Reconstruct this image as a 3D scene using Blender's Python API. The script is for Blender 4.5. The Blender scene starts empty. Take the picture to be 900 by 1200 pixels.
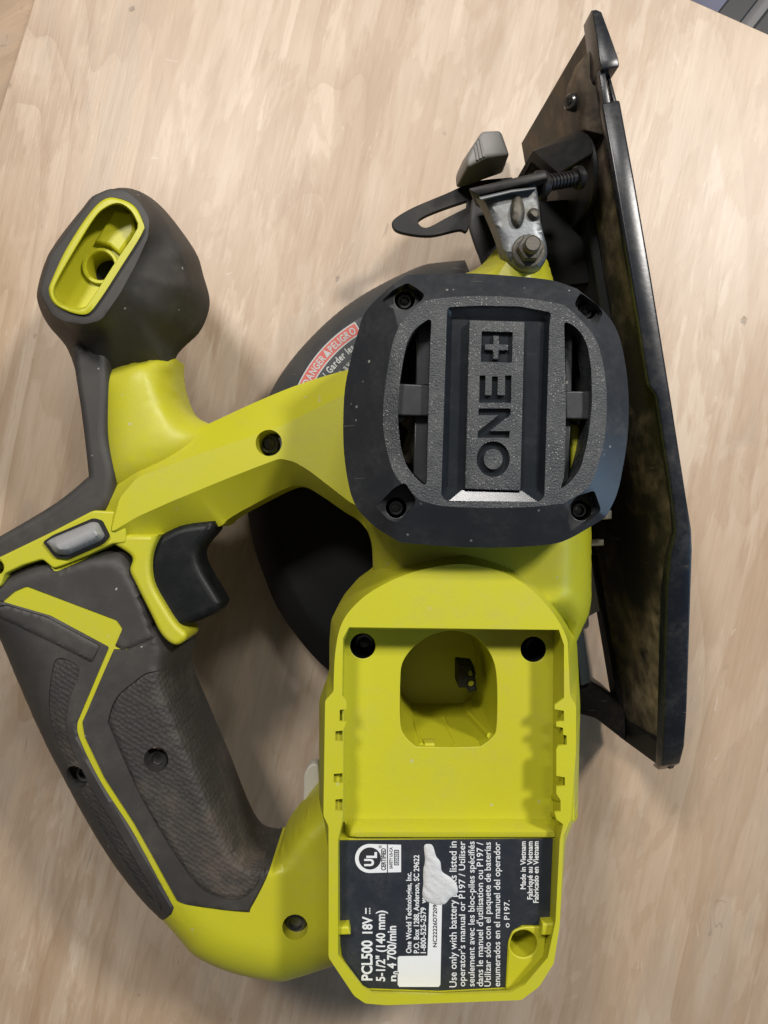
import bpy, bmesh, math, random
import numpy as np
from mathutils import Vector, Matrix
from mathutils.geometry import delaunay_2d_cdt
random.seed(7); np.random.seed(7)
SC = bpy.context.scene
COL = SC.collection
K = 0.00068            # model unit -> metre
H = 410.0              # camera height in model units
F = 930.0              # focal length in photo pixels (900x1200)

# ------------------------------------------------------------------ camera, world, lamps, exposure
cam_d = bpy.data.cameras.new('camera'); cam = bpy.data.objects.new('camera', cam_d); COL.objects.link(cam)
cam.location = (0, 0, H*K); cam.rotation_euler = (0, 0, 0)
cam_d.sensor_fit = 'VERTICAL'; cam_d.sensor_height = 36; cam_d.sensor_width = 27
cam_d.lens = F/1200*36; cam_d.clip_start = 0.01; cam_d.clip_end = 50
SC.camera = cam
wd = bpy.data.worlds.new('World'); SC.world = wd; wd.use_nodes = True
bg = wd.node_tree.nodes['Background']; bg.inputs[0].default_value = (1.0, 0.97, 0.94, 1); bg.inputs[1].default_value = 0.085
def area(name, loc, target, sx, sy, power, color):
    d = bpy.data.lights.new(name, 'AREA'); d.shape = 'RECTANGLE'; d.size = sx; d.size_y = sy
    d.energy = power; d.color = color
    o = bpy.data.objects.new(name, d); COL.objects.link(o); o.location = loc
    v = Vector(target)-Vector(loc); o.rotation_euler = v.to_track_quat('-Z', 'Y').to_euler()
    return o
area('ceiling_lamp', (0.48, 0.42, 0.80), (0.03, 0, 0), 0.10, 0.10, 6.9, (1.0, 0.955, 0.90))
area('ceiling_lamp', (-0.26, 0.50, 0.84), (0.0, 0, 0), 0.14, 0.14, 5.7, (1.0, 0.955, 0.90))
area('ceiling_lamp', (0.13, 0.66, 0.92), (0.0, 0, 0), 0.16, 0.05, 2.2, (1.0, 0.97, 0.93))
area('window_light', (1.15, -0.42, 0.50), (0.05, 0, 0.05), 0.7, 0.6, 5.0, (0.42, 0.68, 1.0))
SC.view_settings.view_transform = 'Standard'; SC.view_settings.look = 'None'
SC.view_settings.exposure = 0.0; SC.view_settings.gamma = 1.0
SC.view_settings.use_curve_mapping = False

# ------------------------------------------------------------------ geometry helpers (model units)
def U(px, py, z):
    s = (H-z)/F
    return ((px-450)*s, -(py-600)*s)
def P(pts, z): return [U(x, y, z) for x, y in pts]
L0 = Vector((*U(520, 640, 0), 0))*K       # base point of the saw

def tag(o, label=None, cat=None, group=None, kind=None):
    if label: o['label'] = label
    if cat: o['category'] = cat
    if group: o['group'] = group
    if kind: o['kind'] = kind
    return o
SAW = bpy.data.objects.new('circular_saw', None); COL.objects.link(SAW); SAW.location = L0
SAW.empty_display_size = 0.02
tag(SAW, 'lime green and black cordless circular saw lying on its blade guard on plywood', 'circular saw')

def add_obj(name, me, mat, parent=SAW, offset=True, sharp=32):
    """me: mesh in model units -> metres, relative to the saw base when it belongs to the saw"""
    M = Matrix.Scale(K, 4)
    if offset: M = Matrix.Translation(-L0) @ M
    me.transform(M)
    me.name = name
    if mat is not None:
        me.materials.clear(); me.materials.append(mat)
    if sharp is not None and len(me.polygons):
        me.polygons.foreach_set('use_smooth', [True]*len(me.polygons))
        me.set_sharp_from_angle(angle=math.radians(sharp))
    me.update()
    o = bpy.data.objects.new(name, me); COL.objects.link(o)
    if parent is not None: o.parent = parent
    return o

def spline(pts, n=6, closed=True):
    """Catmull-Rom through points; a point given as (x,y,'c') stays a sharp corner"""
    out = []; N = len(pts)
    rng = range(N) if closed else range(N-1)
    for i in rng:
        p1 = pts[i]; p2 = pts[(i+1) % N]
        p0 = pts[(i-1) % N] if (closed or i > 0) else p1
        p3 = pts[(i+2) % N] if (closed or i+2 < N) else p2
        a0 = p1 if len(p1) > 2 else p0
        a3 = p2 if len(p2) > 2 else p3
        A, B, C, D = [np.array(q[:2], float) for q in (a0, p1, p2, a3)]
        if len(p1) > 2 and len(p2) > 2:
            out.append(tuple(B)); continue
        for k in range(n):
            t = k/n
            m1 = (C-A)/2; m2 = (D-B)/2
            h = 2*t**3-3*t**2+1; hh = t**3-2*t**2+t; g = -2*t**3+3*t**2; gg = t**3-t**2
            out.append(tuple(h*B+hh*m1+g*C+gg*m2))
    if not closed: out.append(tuple(pts[-1][:2]))
    return out
def rounded(pts, r, n=4):
    """polygon with rounded corners (any units)"""
    out = []; N = len(pts)
    for i in range(N):
        p = np.array(pts[i], float); a = np.array(pts[i-1], float)-p; b = np.array(pts[(i+1) % N], float)-p
        la, lb = np.linalg.norm(a), np.linalg.norm(b)
        q = min(r, la*0.45, lb*0.45)
        A = p+a/la*q; B = p+b/lb*q
        for k in range(n+1):
            t = k/n
            out.append(tuple((1-t)**2*A+2*t*(1-t)*p+t*t*B))
    return out
def circ(cx, cy, r, n=24, ry=None, a0=0):
    ry = ry or r
    return [(cx+r*math.cos(a0+2*math.pi*k/n), cy+ry*math.sin(a0+2*math.pi*k/n)) for k in range(n)]
def resample(poly, sp, closed=True):
    out = []; N = len(poly)
    for i in range(N if closed else N-1):
        a = np.array(poly[i]); b = np.array(poly[(i+1) % N]); l = np.linalg.norm(b-a)
        m = max(1, int(math.ceil(l/sp)))
        for k in range(m): out.append(tuple(a+(b-a)*k/m))
    if not closed: out.append(tuple(poly[-1]))
    return out
def inside(pts, poly):
    pts = np.asarray(pts); x, y = pts[:, 0], pts[:, 1]; r = np.zeros(len(pts), bool)
    poly = np.asarray(poly); j = len(poly)-1
    for i in range(len(poly)):
        xi, yi = poly[i]; xj, yj = poly[j]
        c = ((yi > y) != (yj > y)) & (x < (xj-xi)*(y-yi)/((yj-yi) if yj != yi else 1e-12)+xi)
        r ^= c; j = i
    return r
def dist(pts, poly, closed=True):
    pts = np.asarray(pts, float); poly = np.asarray(poly, float)
    A = poly if closed else poly[:-1]
    B = np.roll(poly, -1, 0) if closed else poly[1:]
    best = np.full(len(pts), 1e9)
    for a, b in zip(A, B):
        ab = b-a; L = ab@ab
        t = np.clip(((pts-a)@ab)/(L if L > 0 else 1), 0, 1)
        d = np.hypot(*(pts-(a+t[:, None]*ab)).T); best = np.minimum(best, d)
    return best
def area2(poly):
    p = np.asarray(poly); q = np.roll(p, -1, 0)
    return 0.5*np.sum(p[:, 0]*q[:, 1]-q[:, 0]*p[:, 1])

GF = {'lin': lambda t: t,
      'round': lambda t: np.sqrt(np.clip(1-(1-t)**2, 0, 1)),
      'soft': lambda t: 0.45*t+0.55*np.sqrt(np.clip(1-(1-t)**2, 0, 1)),
      'cham': lambda t: np.where(t < 0.7, 1.18*t, 1-1.93*(1-t)**2),
      'smooth': lambda t: t*t*(3-2*t)}
def relief(levels, sp=2.0, holes=(), g='lin', zbot=None, regions=(), smooth=2, edge=1.0, add=None, hole_depth=12, bottom=True, inset=True, ruled=False, groove=0.35):
    """Solid whose top is a height field interpolated between nested polygons.
       levels: [(poly or [polys], z)], outermost first.  holes: [(poly, depth)].
       regions: [(poly, raise)] cut out as pieces of their own.  Returns [mesh(rest), mesh(region0), ...]"""
    outline = resample(levels[0][0], sp)
    if area2(outline) < 0: outline = outline[::-1]
    V = []; E = []; kind = []
    def add_loop(poly, k, closed=True):
        s = len(V); n = len(poly)
        for p in poly: V.append(p); kind.append(k)
        for i in range(n if closed else n-1): E.append((s+i, s+(i+1) % n))
    add_loop(outline, 1)
    hl = []
    for h, dep in holes:
        hp = resample(h, sp); hl.append((hp, dep)); add_loop(hp, 2)
    lv = []
    for polys, z in levels[1:]:
        if isinstance(polys[0][0], (int, float, np.floating)): polys = [polys]
        polys = [resample(p, sp) for p in polys]; lv.append((polys, z))
        for p in polys:
            pp = np.asarray(p); ok = inside(pp, outline).all()
            if ok and g != 'round' and 'round' not in g: add_loop(p, 3)
    rl = []
    for r, ra in regions:
        rp = resample(r, min(sp, 0.7)); rl.append((rp, ra)); add_loop(rp, 4)
    o = np.asarray(outline)
    extra = []
    if inset:
        nrm = np.roll(o, -1, 0)-np.roll(o, 1, 0); nrm = np.stack([-nrm[:, 1], nrm[:, 0]], 1)
        nrm /= np.linalg.norm(nrm, axis=1)[:, None]+1e-9
        for d in (0.35*edge, 1.0*edge):
            q = o+nrm*d; dd = dist(q, outline); extra.append(q[(dd > d*0.9) & inside(q, outline)])
    mn, mx = o.min(0), o.max(0)
    gx, gy = np.meshgrid(np.arange(mn[0], mx[0], sp), np.arange(mn[1], mx[1], sp*0.87))
    gx = gx+(np.arange(gx.shape[0])[:, None] % 2)*sp/2
    gp = np.stack([gx.ravel(), gy.ravel()], 1)
    gp = gp[inside(gp, outline)]; gp = gp[dist(gp, outline) > sp*0.6]
    extra.append(gp)
    ex = np.concatenate(extra) if not ruled else np.zeros((0, 2))
    for hp, _ in hl:
        ex = ex[~inside(ex, hp)]; ex = ex[dist(ex, hp) > sp*0.3]
    for polys, _ in lv:
        for p in polys: ex = ex[dist(ex, p) > sp*0.35]
    for rp, _ in rl: ex = ex[dist(ex, rp) > sp*0.35]
    V2 = [Vector(p) for p in V]+[Vector(p) for p in ex]
    vo, eo, fo, ov, oe, of = delaunay_2d_cdt(V2, E, [], 0, 1e-5)
    pts = np.array([v[:] for v in vo]); tri = np.array([f[:] for f in fo if len(f) == 3])
    cen = pts[tri].mean(1)
    keep = inside(cen, outline)
    for hp, _ in hl: keep &= ~inside(cen, hp)
    tri = tri[keep]; cen = cen[keep]
    # height
    d0 = dist(pts, outline); z = np.full(len(pts), float(levels[0][1]))
    gf = g if isinstance(g, (list, tuple)) else [g]*max(1, len(lv))
    cur = d0; zc = float(levels[0][1]); alive = np.ones(len(pts), bool)
    for li, (polys, zz) in enumerate(lv):
        ins = np.zeros(len(pts), bool); dd = np.full(len(pts), 1e9)
        for p in polys: ins |= inside(pts, p); dd = np.minimum(dd, dist(pts, p))
        on = dd < 1e-4
        ins |= on
        t = np.clip(cur/(cur+dd+1e-9), 0, 1); t[ins] = 1
        val = zc+(zz-zc)*GF[gf[li]](t)
        z[alive] = val[alive]
        alive &= ins; cur = dd; zc = zz
    onout = d0 < 1e-4
    if smooth:
        ed = np.concatenate([tri[:, [0, 1]], tri[:, [1, 2]], tri[:, [2, 0]]])
        w = 1/(np.hypot(*(pts[ed[:, 0]]-pts[ed[:, 1]]).T)+0.05*sp)
        cnt = np.zeros(len(pts)); np.add.at(cnt, ed[:, 0], w); np.add.at(cnt, ed[:, 1], w)
        for _ in range(smooth):
            s = np.zeros(len(pts)); np.add.at(s, ed[:, 0], w*z[ed[:, 1]]); np.add.at(s, ed[:, 1], w*z[ed[:, 0]])
            zn = np.where(cnt > 0, s/np.maximum(cnt, 1e-6), z); zn[onout] = z[onout]; z = 0.4*z+0.6*zn
    if add is not None: z = z+add(pts)
    hdist = [(hp, dep, dist(pts, hp)) for hp, dep in hl]
    reg = np.full(len(tri), -1)
    for ri, (rp, ra) in enumerate(rl): reg[inside(cen, rp)] = ri
    out = []
    for ri in range(-1, len(rl)):
        T = tri[reg == ri]
        if len(T) == 0: out.append(None); continue
        zz = z.copy()
        if ri >= 0:
            db = dist(pts, rl[ri][0]); ra = rl[ri][1]
            zz = zz+ra*np.clip(db/max(0.8, abs(ra)), 0, 1)**0.6 - (groove if ra else 0)*np.exp(-(db/0.5)**2)
        used = np.unique(T); remap = -np.ones(len(pts), int); remap[used] = np.arange(len(used))
        vs = [(pts[i, 0], pts[i, 1], zz[i]) for i in used]
        fs = []
        for a, b, c in T:
            A, B, C = pts[a], pts[b], pts[c]
            cr = (B[0]-A[0])*(C[1]-A[1])-(B[1]-A[1])*(C[0]-A[0])
            fs.append((remap[a], remap[b], remap[c]) if cr > 0 else (remap[a], remap[c], remap[b]))
        ntop = len(fs)
        ec = {}
        for f in fs:
            for i in range(3):
                e = (f[i], f[(i+1) % 3]); ec[e] = 1
        low = {}
        def lower(i):
            if i in low: return low[i]
            gi = used[i]
            if onout[gi]: zl = zbot if zbot is not None else zz[gi]-10
            else:
                zl = zz[gi]-3
                for hp, dep, hd in hdist:
                    if hd[gi] < 1e-4: zl = (dep if dep is not None and dep > -900 else zz[gi]-hole_depth)
            vs.append((pts[gi, 0], pts[gi, 1], zl)); low[i] = len(vs)-1
            return low[i]
        for (a, b) in list(ec):
            if (b, a) not in ec:
                fs.append((b, a, lower(a), lower(b)))
        if bottom and zbot is not None and ri == -1:
            base = len(vs)
            for i in used: vs.append((pts[i, 0], pts[i, 1], zbot-0.01))
            for f in fs[:ntop]: fs.append((f[2]+base, f[1]+base, f[0]+base))
        me = bpy.data.meshes.new('m'); me.from_pydata(vs, [], fs); me.validate(); me.update()
        out.append(me)
    return out

def plate(poly, z0, z1, bev=0.6, holes=(), res=2):
    """flat plate with rounded edges"""
    cu = bpy.data.curves.new('c', 'CURVE'); cu.dimensions = '2D'; cu.fill_mode = 'BOTH'
    bev = min(bev, (z1-z0)/2*0.98)
    cu.extrude = (z1-z0)/2-bev; cu.bevel_depth = bev; cu.bevel_resolution = res; cu.offset = -bev
    for pl in [poly]+list(holes):
        s = cu.splines.new('POLY'); s.points.add(len(pl)-1)
        for p, q in zip(s.points, pl): p.co = (q[0], q[1], 0, 1)
        s.use_cyclic_u = True
    o = bpy.data.objects.new('tmp', cu); COL.objects.link(o)
    dg = bpy.context.evaluated_depsgraph_get(); me = bpy.data.meshes.new_from_object(o.evaluated_get(dg))
    bpy.data.objects.remove(o); bpy.data.curves.remove(cu)
    me.transform(Matrix.Translation((0, 0, (z0+z1)/2)))
    return me
def sheet(poly, z, holes=()):
    cu = bpy.data.curves.new('c', 'CURVE'); cu.dimensions = '2D'; cu.fill_mode = 'BOTH'
    for pl in [poly]+list(holes):
        s = cu.splines.new('POLY'); s.points.add(len(pl)-1)
        for p, q in zip(s.points, pl): p.co = (q[0], q[1], 0, 1)
        s.use_cyclic_u = True
    o = bpy.data.objects.new('tmp', cu); COL.objects.link(o)
    dg = bpy.context.evaluated_depsgraph_get(); me = bpy.data.meshes.new_from_object(o.evaluated_get(dg))
    bpy.data.objects.remove(o); bpy.data.curves.remove(cu)
    me.transform(Matrix.Translation((0, 0, z)))
    return me
def join(meshes):
    bm = bmesh.new()
    for m in meshes:
        bm.from_mesh(m); bpy.data.meshes.remove(m)
    me = bpy.data.meshes.new('j'); bm.to_mesh(me); bm.free(); return me
def rod(p0, p1, r0, r1=None, n=16, caps=True, bev=0.0):
    """tapered cylinder between two points"""
    r1 = r0 if r1 is None else r1
    p0 = Vector(p0); p1 = Vector(p1); ax = (p1-p0); ln = ax.length; ax.normalize()
    q = ax.to_track_quat('Z', 'Y').to_matrix().to_4x4()
    prof = [(r0, 0), (r1, ln)] if not bev else [(r0-bev, 0), (r0, bev), (r1, ln-bev), (r1-bev, ln)]
    bm = bmesh.new(); rings = []
    for r, h in prof:
        rings.append([bm.verts.new(Matrix.Translation(p0) @ q @ Vector((r*math.cos(2*math.pi*k/n), r*math.sin(2*math.pi*k/n), h))) for k in range(n)])
    for a, b in zip(rings, rings[1:]):
        for k in range(n): bm.faces.new((a[k], a[(k+1) % n], b[(k+1) % n], b[k]))
    if caps: bm.faces.new(rings[0][::-1]); bm.faces.new(rings[-1])
    me = bpy.data.meshes.new('r'); bm.to_mesh(me); bm.free(); return me
def lathe(cx, cy, prof, n=24):
    """prof: list of (r,z)"""
    bm = bmesh.new(); rings = []
    for r, z in prof:
        rings.append([bm.verts.new((cx+r*math.cos(2*math.pi*k/n), cy+r*math.sin(2*math.pi*k/n), z)) for k in range(n)])
    for a, b in zip(rings, rings[1:]):
        for k in range(n): bm.faces.new((a[k], a[(k+1) % n], b[(k+1) % n], b[k]))
    bm.faces.new(rings[-1])
    me = bpy.data.meshes.new('l'); bm.to_mesh(me); bm.free(); return me
def prism3(front, back):
    """closed solid from two matching loops of 3D points"""
    n = len(front); vs = list(front)+list(back)
    fs = [tuple(range(n)), tuple(range(2*n-1, n-1, -1))]
    for i in range(n):
        j = (i+1) % n; fs.append((j, i, n+i, n+j))
    me = bpy.data.meshes.new('p'); me.from_pydata(vs, [], fs)
    bm = bmesh.new(); bm.from_mesh(me); bmesh.ops.recalc_face_normals(bm, faces=bm.faces); bm.to_mesh(me); bm.free()
    return me
def bevel_mesh(me, w, seg=2):
    bm = bmesh.new(); bm.from_mesh(me)
    bmesh.ops.remove_doubles(bm, verts=bm.verts, dist=1e-4)
    es = [e for e in bm.edges if len(e.link_faces) == 2 and e.calc_face_angle(0) > 0.4]
    bmesh.ops.bevel(bm, geom=es, offset=w, segments=seg, profile=0.5, affect='EDGES', clamp_overlap=True)
    bm.to_mesh(me); bm.free(); return me
def text_mesh(s, x0=0, bold=0.0):
    """flat text, normalised: cap height 1, starts at x=0; returns (mesh, length)"""
    cu = bpy.data.curves.new('t', 'FONT'); cu.body = s; cu.size = 1.0; cu.offset = bold; cu.resolution_u = 3
    o = bpy.data.objects.new('tmp', cu); COL.objects.link(o)
    dg = bpy.context.evaluated_depsgraph_get(); me = bpy.data.meshes.new_from_object(o.evaluated_get(dg))
    bpy.data.objects.remove(o); bpy.data.curves.remove(cu)
    return me
def bounds(me):
    a = np.empty(len(me.vertices)*3); me.vertices.foreach_get('co', a); a = a.reshape(-1, 3); return a.min(0), a.max(0)
_cap = None
def cap_height():
    global _cap
    if _cap is None:
        m = text_mesh('H'); lo, hi = bounds(m); _cap = hi[1]-lo[1]; bpy.data.meshes.remove(m)
    return _cap
def vtext(s, xl, xr, yb, yt, z, bold=0.02):
    """text reading upwards in the photo; baseline at photo x = xr, caps reach xl, from yb up to yt"""
    me = text_mesh(s, bold=bold); lo, hi = bounds(me)
    a = Vector(U(xr, yb, z)); b = Vector(U(xl, yt, z))
    sx = abs(b.y-a.y)/(hi[0]-lo[0]); sy = abs(a.x-b.x)/cap_height()
    M = Matrix.Translation((a.x, a.y, z)) @ Matrix.Rotation(math.pi/2, 4, 'Z') @ Matrix.Diagonal((sx, sy, 1, 1)) @ Matrix.Translation((-lo[0], 0, 0))
    me.transform(M); return me

# ------------------------------------------------------------------ materials
def mat(name, color, rough=0.5, metal=0.0, spec=0.5, bump=0.0, bscale=900, dust=None, dust_amt=0.0, dust_scale=120, speck=0.0, speck_scale=900, coat=0.0, vary=0.0, scratch=0.0, dimple=0):
    m = bpy.data.materials.new(name); m.use_nodes = True; nt = m.node_tree; N = nt.nodes; Lk = nt.links
    b = N['Principled BSDF']
    b.inputs['Roughness'].default_value = rough; b.inputs['Metallic'].default_value = metal
    b.inputs['Specular IOR Level'].default_value = spec
    if coat: b.inputs['Coat Weight'].default_value = coat; b.inputs['Coat Roughness'].default_value = 0.15
    tc = N.new('ShaderNodeTexCoord')
    col = None
    def noise(scale, detail=4, rough_=0.6):
        n = N.new('ShaderNodeTexNoise'); n.inputs['Scale'].default_value = scale; n.inputs['Detail'].default_value = detail
        n.inputs['Roughness'].default_value = rough_; Lk.new(tc.outputs['Object'], n.inputs['Vector']); return n
    def ramp(src, a, c):
        r = N.new('ShaderNodeMapRange'); r.inputs['From Min'].default_value = a; r.inputs['From Max'].default_value = c
        Lk.new(src, r.inputs['Value']); return r.outputs['Result']
    base = N.new('ShaderNodeRGB'); base.outputs[0].default_value = (*color, 1); col = base.outputs[0]
    def mixc(fac, a, bcol):
        x = N.new('ShaderNodeMix'); x.data_type = 'RGBA'
        Lk.new(fac, x.inputs['Factor']); Lk.new(a, x.inputs['A'])
        if isinstance(bcol, tuple): x.inputs['B'].default_value = (*bcol, 1)
        else: Lk.new(bcol, x.inputs['B'])
        return x.outputs['Result']
    def mul(a, v):
        x = N.new('ShaderNodeMath'); x.operation = 'MULTIPLY'; Lk.new(a, x.inputs[0]); x.inputs[1].default_value = v; return x.outputs[0]
    if vary:
        n = noise(35, 5); col = mixc(mul(ramp(n.outputs['Fac'], 0.35, 0.7), vary), col, tuple(c*0.55 for c in color))
    rsock = None
    if dust:
        n = noise(dust_scale, 6, 0.65); n2 = noise(dust_scale*6, 3)
        f = N.new('ShaderNodeMath'); f.operation = 'MULTIPLY'
        Lk.new(ramp(n.outputs['Fac'], 0.42, 0.68), f.inputs[0]); Lk.new(ramp(n2.outputs['Fac'], 0.25, 0.75), f.inputs[1])
        f2 = mul(f.outputs[0], dust_amt); col = mixc(f2, col, dust)
        rr = N.new('ShaderNodeMapRange'); rr.inputs['To Min'].default_value = rough; rr.inputs['To Max'].default_value = min(1, rough+0.5)
        Lk.new(f2, rr.inputs['Value']); rsock = rr.outputs['Result']; Lk.new(rsock, b.inputs['Roughness'])
    if speck:
        v = N.new('ShaderNodeTexVoronoi'); v.inputs['Scale'].default_value = speck_scale; Lk.new(tc.outputs['Object'], v.inputs['Vector'])
        r = N.new('ShaderNodeMath'); r.operation = 'LESS_THAN'; Lk.new(v.outputs['Distance'], r.inputs[0]); r.inputs[1].default_value = 0.22
        n3 = noise(160, 3); sel = N.new('ShaderNodeSeparateColor'); Lk.new(v.outputs['Color'], sel.inputs[0])
        g2 = N.new('ShaderNodeMath'); g2.operation = 'GREATER_THAN'; Lk.new(sel.outputs[0], g2.inputs[0]); g2.inputs[1].default_value = 1-speck
        m1 = N.new('ShaderNodeMath'); m1.operation = 'MULTIPLY'; Lk.new(r.outputs[0], m1.inputs[0]); Lk.new(g2.outputs[0], m1.inputs[1])
        m2 = N.new('ShaderNodeMath'); m2.operation = 'MULTIPLY'; Lk.new(m1.outputs[0], m2.inputs[0]); Lk.new(ramp(n3.outputs['Fac'], 0.4, 0.6), m2.inputs[1])
        col = mixc(mul(m2.outputs[0], 0.7), col, (0.42, 0.41, 0.38))
    if scratch:
        mp = N.new('ShaderNodeMapping'); mp.inputs['Scale'].default_value = (1, 14, 1); mp.inputs['Rotation'].default_value = (0, 0, 0.7)
        Lk.new(tc.outputs['Object'], mp.inputs['Vector'])
        n = N.new('ShaderNodeTexNoise'); n.inputs['Scale'].default_value = 60; n.inputs['Detail'].default_value = 2; Lk.new(mp.outputs['Vector'], n.inputs['Vector'])
        col = mixc(mul(ramp(n.outputs['Fac'], 0.72, 0.76), scratch), col, (0.5, 0.48, 0.42))
    Lk.new(col, b.inputs['Base Color'])
    if dimple:
        v = N.new('ShaderNodeTexVoronoi'); v.inputs['Scale'].default_value = dimple; v.inputs['Randomness'].default_value = 0.45
        mp = N.new('ShaderNodeMapping'); mp.inputs['Rotation'].default_value = (0, 0, 0.55); Lk.new(tc.outputs['Object'], mp.inputs['Vector']); Lk.new(mp.outputs['Vector'], v.inputs['Vector'])
        bp = N.new('ShaderNodeBump'); bp.inputs['Strength'].default_value = 0.55; bp.inputs['Distance'].default_value = 0.0005
        Lk.new(v.outputs['Distance'], bp.inputs['Height']); Lk.new(bp.outputs['Normal'], b.inputs['Normal'])
    if bump:
        n = noise(bscale, 3); bp = N.new('ShaderNodeBump'); bp.inputs['Strength'].default_value = bump; bp.inputs['Distance'].default_value = 0.0004
        Lk.new(n.outputs['Fac'], bp.inputs['Height']); Lk.new(bp.outputs['Normal'], b.inputs['Normal'])
    return m
M_LIME = mat('lime_plastic', (0.45, 0.44, 0.018), 0.42, bump=0.10, bscale=2600, dust=(0.33, 0.28, 0.10), dust_amt=0.30, dust_scale=55, speck=0.02, speck_scale=500)
M_LIME_IN = mat('lime_plastic_inner', (0.45, 0.44, 0.018), 0.38, bump=0.06, bscale=1800)
M_CAP = mat('cap_plastic', (0.018, 0.020, 0.024), 0.36, bump=0.05, bscale=3000, dust=(0.14, 0.14, 0.13), dust_amt=0.16, speck=0.05, speck_scale=700, scratch=0.10)
M_CAPTEX = mat('cap_textured_plastic', (0.017, 0.020, 0.024), 0.47, bump=0.6, bscale=2300, dust=(0.2, 0.2, 0.19), dust_amt=0.35, dust_scale=140, speck=0.55, speck_scale=2000)
M_GLOSS = mat('cap_gloss_plastic', (0.011, 0.014, 0.018), 0.20, dust=(0.1, 0.1, 0.1), dust_amt=0.1)
M_RUB = mat('rubber_overmould', (0.031, 0.029, 0.027), 0.58, bump=0.10, bscale=2800, dust=(0.12, 0.105, 0.09), dust_amt=0.35, dust_scale=45, speck=0.03, speck_scale=600)
M_PAD = mat('rubber_pad', (0.028, 0.026, 0.024), 0.68, bump=0.0, dust=(0.19, 0.145, 0.11), dust_amt=0.55, dust_scale=38, dimple=820)
M_BLK = mat('black_plastic', (0.006, 0.007, 0.008), 0.45, spec=0.3, bump=0.1, bscale=1500, dust=(0.06, 0.055, 0.05), dust_amt=0.3, dust_scale=60)
M_TRIG = mat('trigger_plastic', (0.005, 0.006, 0.007), 0.42, spec=0.22, bump=0.1, bscale=1800, dust=(0.05, 0.05, 0.05), dust_amt=0.3, dust_scale=50)
M_GUARD = mat('guard_black', (0.036, 0.039, 0.042), 0.42, bump=0.08, bscale=2200, dust=(0.12, 0.11, 0.1), dust_amt=0.4, dust_scale=40, scratch=0.2)
M_SHADE = mat('shade_black', (0.006, 0.006, 0.007), 0.7, spec=0.2)  # shade put into a near-black colour, for lower guard and bracket block
M_STEELB = mat('black_steel', (0.010, 0.010, 0.011), 0.42, metal=0.0, spec=0.22, bump=0.05, bscale=800, dust=(0.12, 0.09, 0.06), dust_amt=0.25, scratch=0.25)
M_SHOE = mat('dusty_shoe_steel', (0.018, 0.015, 0.012), 0.55, spec=0.35, bump=0.12, bscale=500, dust=(0.38, 0.29, 0.20), dust_amt=0.95, dust_scale=30, scratch=0.25)
M_LIP = mat('blued_edge_steel', (0.008, 0.010, 0.014), 0.26, spec=0.35, bump=0.04, bscale=700, dust=(0.26, 0.24, 0.2), dust_amt=0.14, dust_scale=90, scratch=0.4)
M_ZINC = mat('zinc_bracket', (0.145, 0.155, 0.165), 0.42, metal=0.6, bump=0.2, bscale=700, dust=(0.17, 0.15, 0.11), dust_amt=0.7, dust_scale=90)
M_BOLT = mat('dirty_bolt', (0.075, 0.07, 0.06), 0.5, metal=0.5, bump=0.2, bscale=900, dust=(0.2, 0.16, 0.1), dust_amt=0.6)
M_SCREW = mat('screw_steel', (0.12, 0.12, 0.12), 0.25, metal=0.8)
M_GREY = mat('grey_plastic', (0.26, 0.265, 0.27), 0.5, bump=0.12, bscale=2200, dust=(0.2, 0.18, 0.15), dust_amt=0.2)
M_LEVER = mat('grey_lever_plastic', (0.20, 0.195, 0.185), 0.5, bump=0.12, bscale=2200)
M_BLADE = mat('blade_steel', (0.62, 0.58, 0.59), 0.45, metal=0.15)
M_STRUT_LIT = mat('strut_steel_lit', (0.10, 0.125, 0.15), 0.4, bump=0.1, bscale=900)  # strut steel with cool light put into its colour
M_TAB = mat('pale_tab_plastic', (0.50, 0.47, 0.42), 0.5)
M_LABEL = mat('label_navy', (0.018, 0.022, 0.030), 0.38, dust=(0.2, 0.2, 0.2), dust_amt=0.12, dust_scale=200)
M_WHITE = mat('label_white', (0.68, 0.70, 0.72), 0.5)
M_INK = mat('label_ink', (0.02, 0.02, 0.025), 0.5)
M_FADED = mat('faded_print', (0.40, 0.41, 0.42), 0.6)
M_RED = mat('warning_red', (0.46, 0.085, 0.07), 0.45)
M_PAINT = mat('dried_white_paint', (0.52, 0.53, 0.54), 0.7, bump=0.8, bscale=500)
M_DARK = mat('dark_void', (0.006, 0.006, 0.006), 0.8)
M_COPPER = mat('dusty_motor', (0.10, 0.085, 0.06), 0.6)

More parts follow.
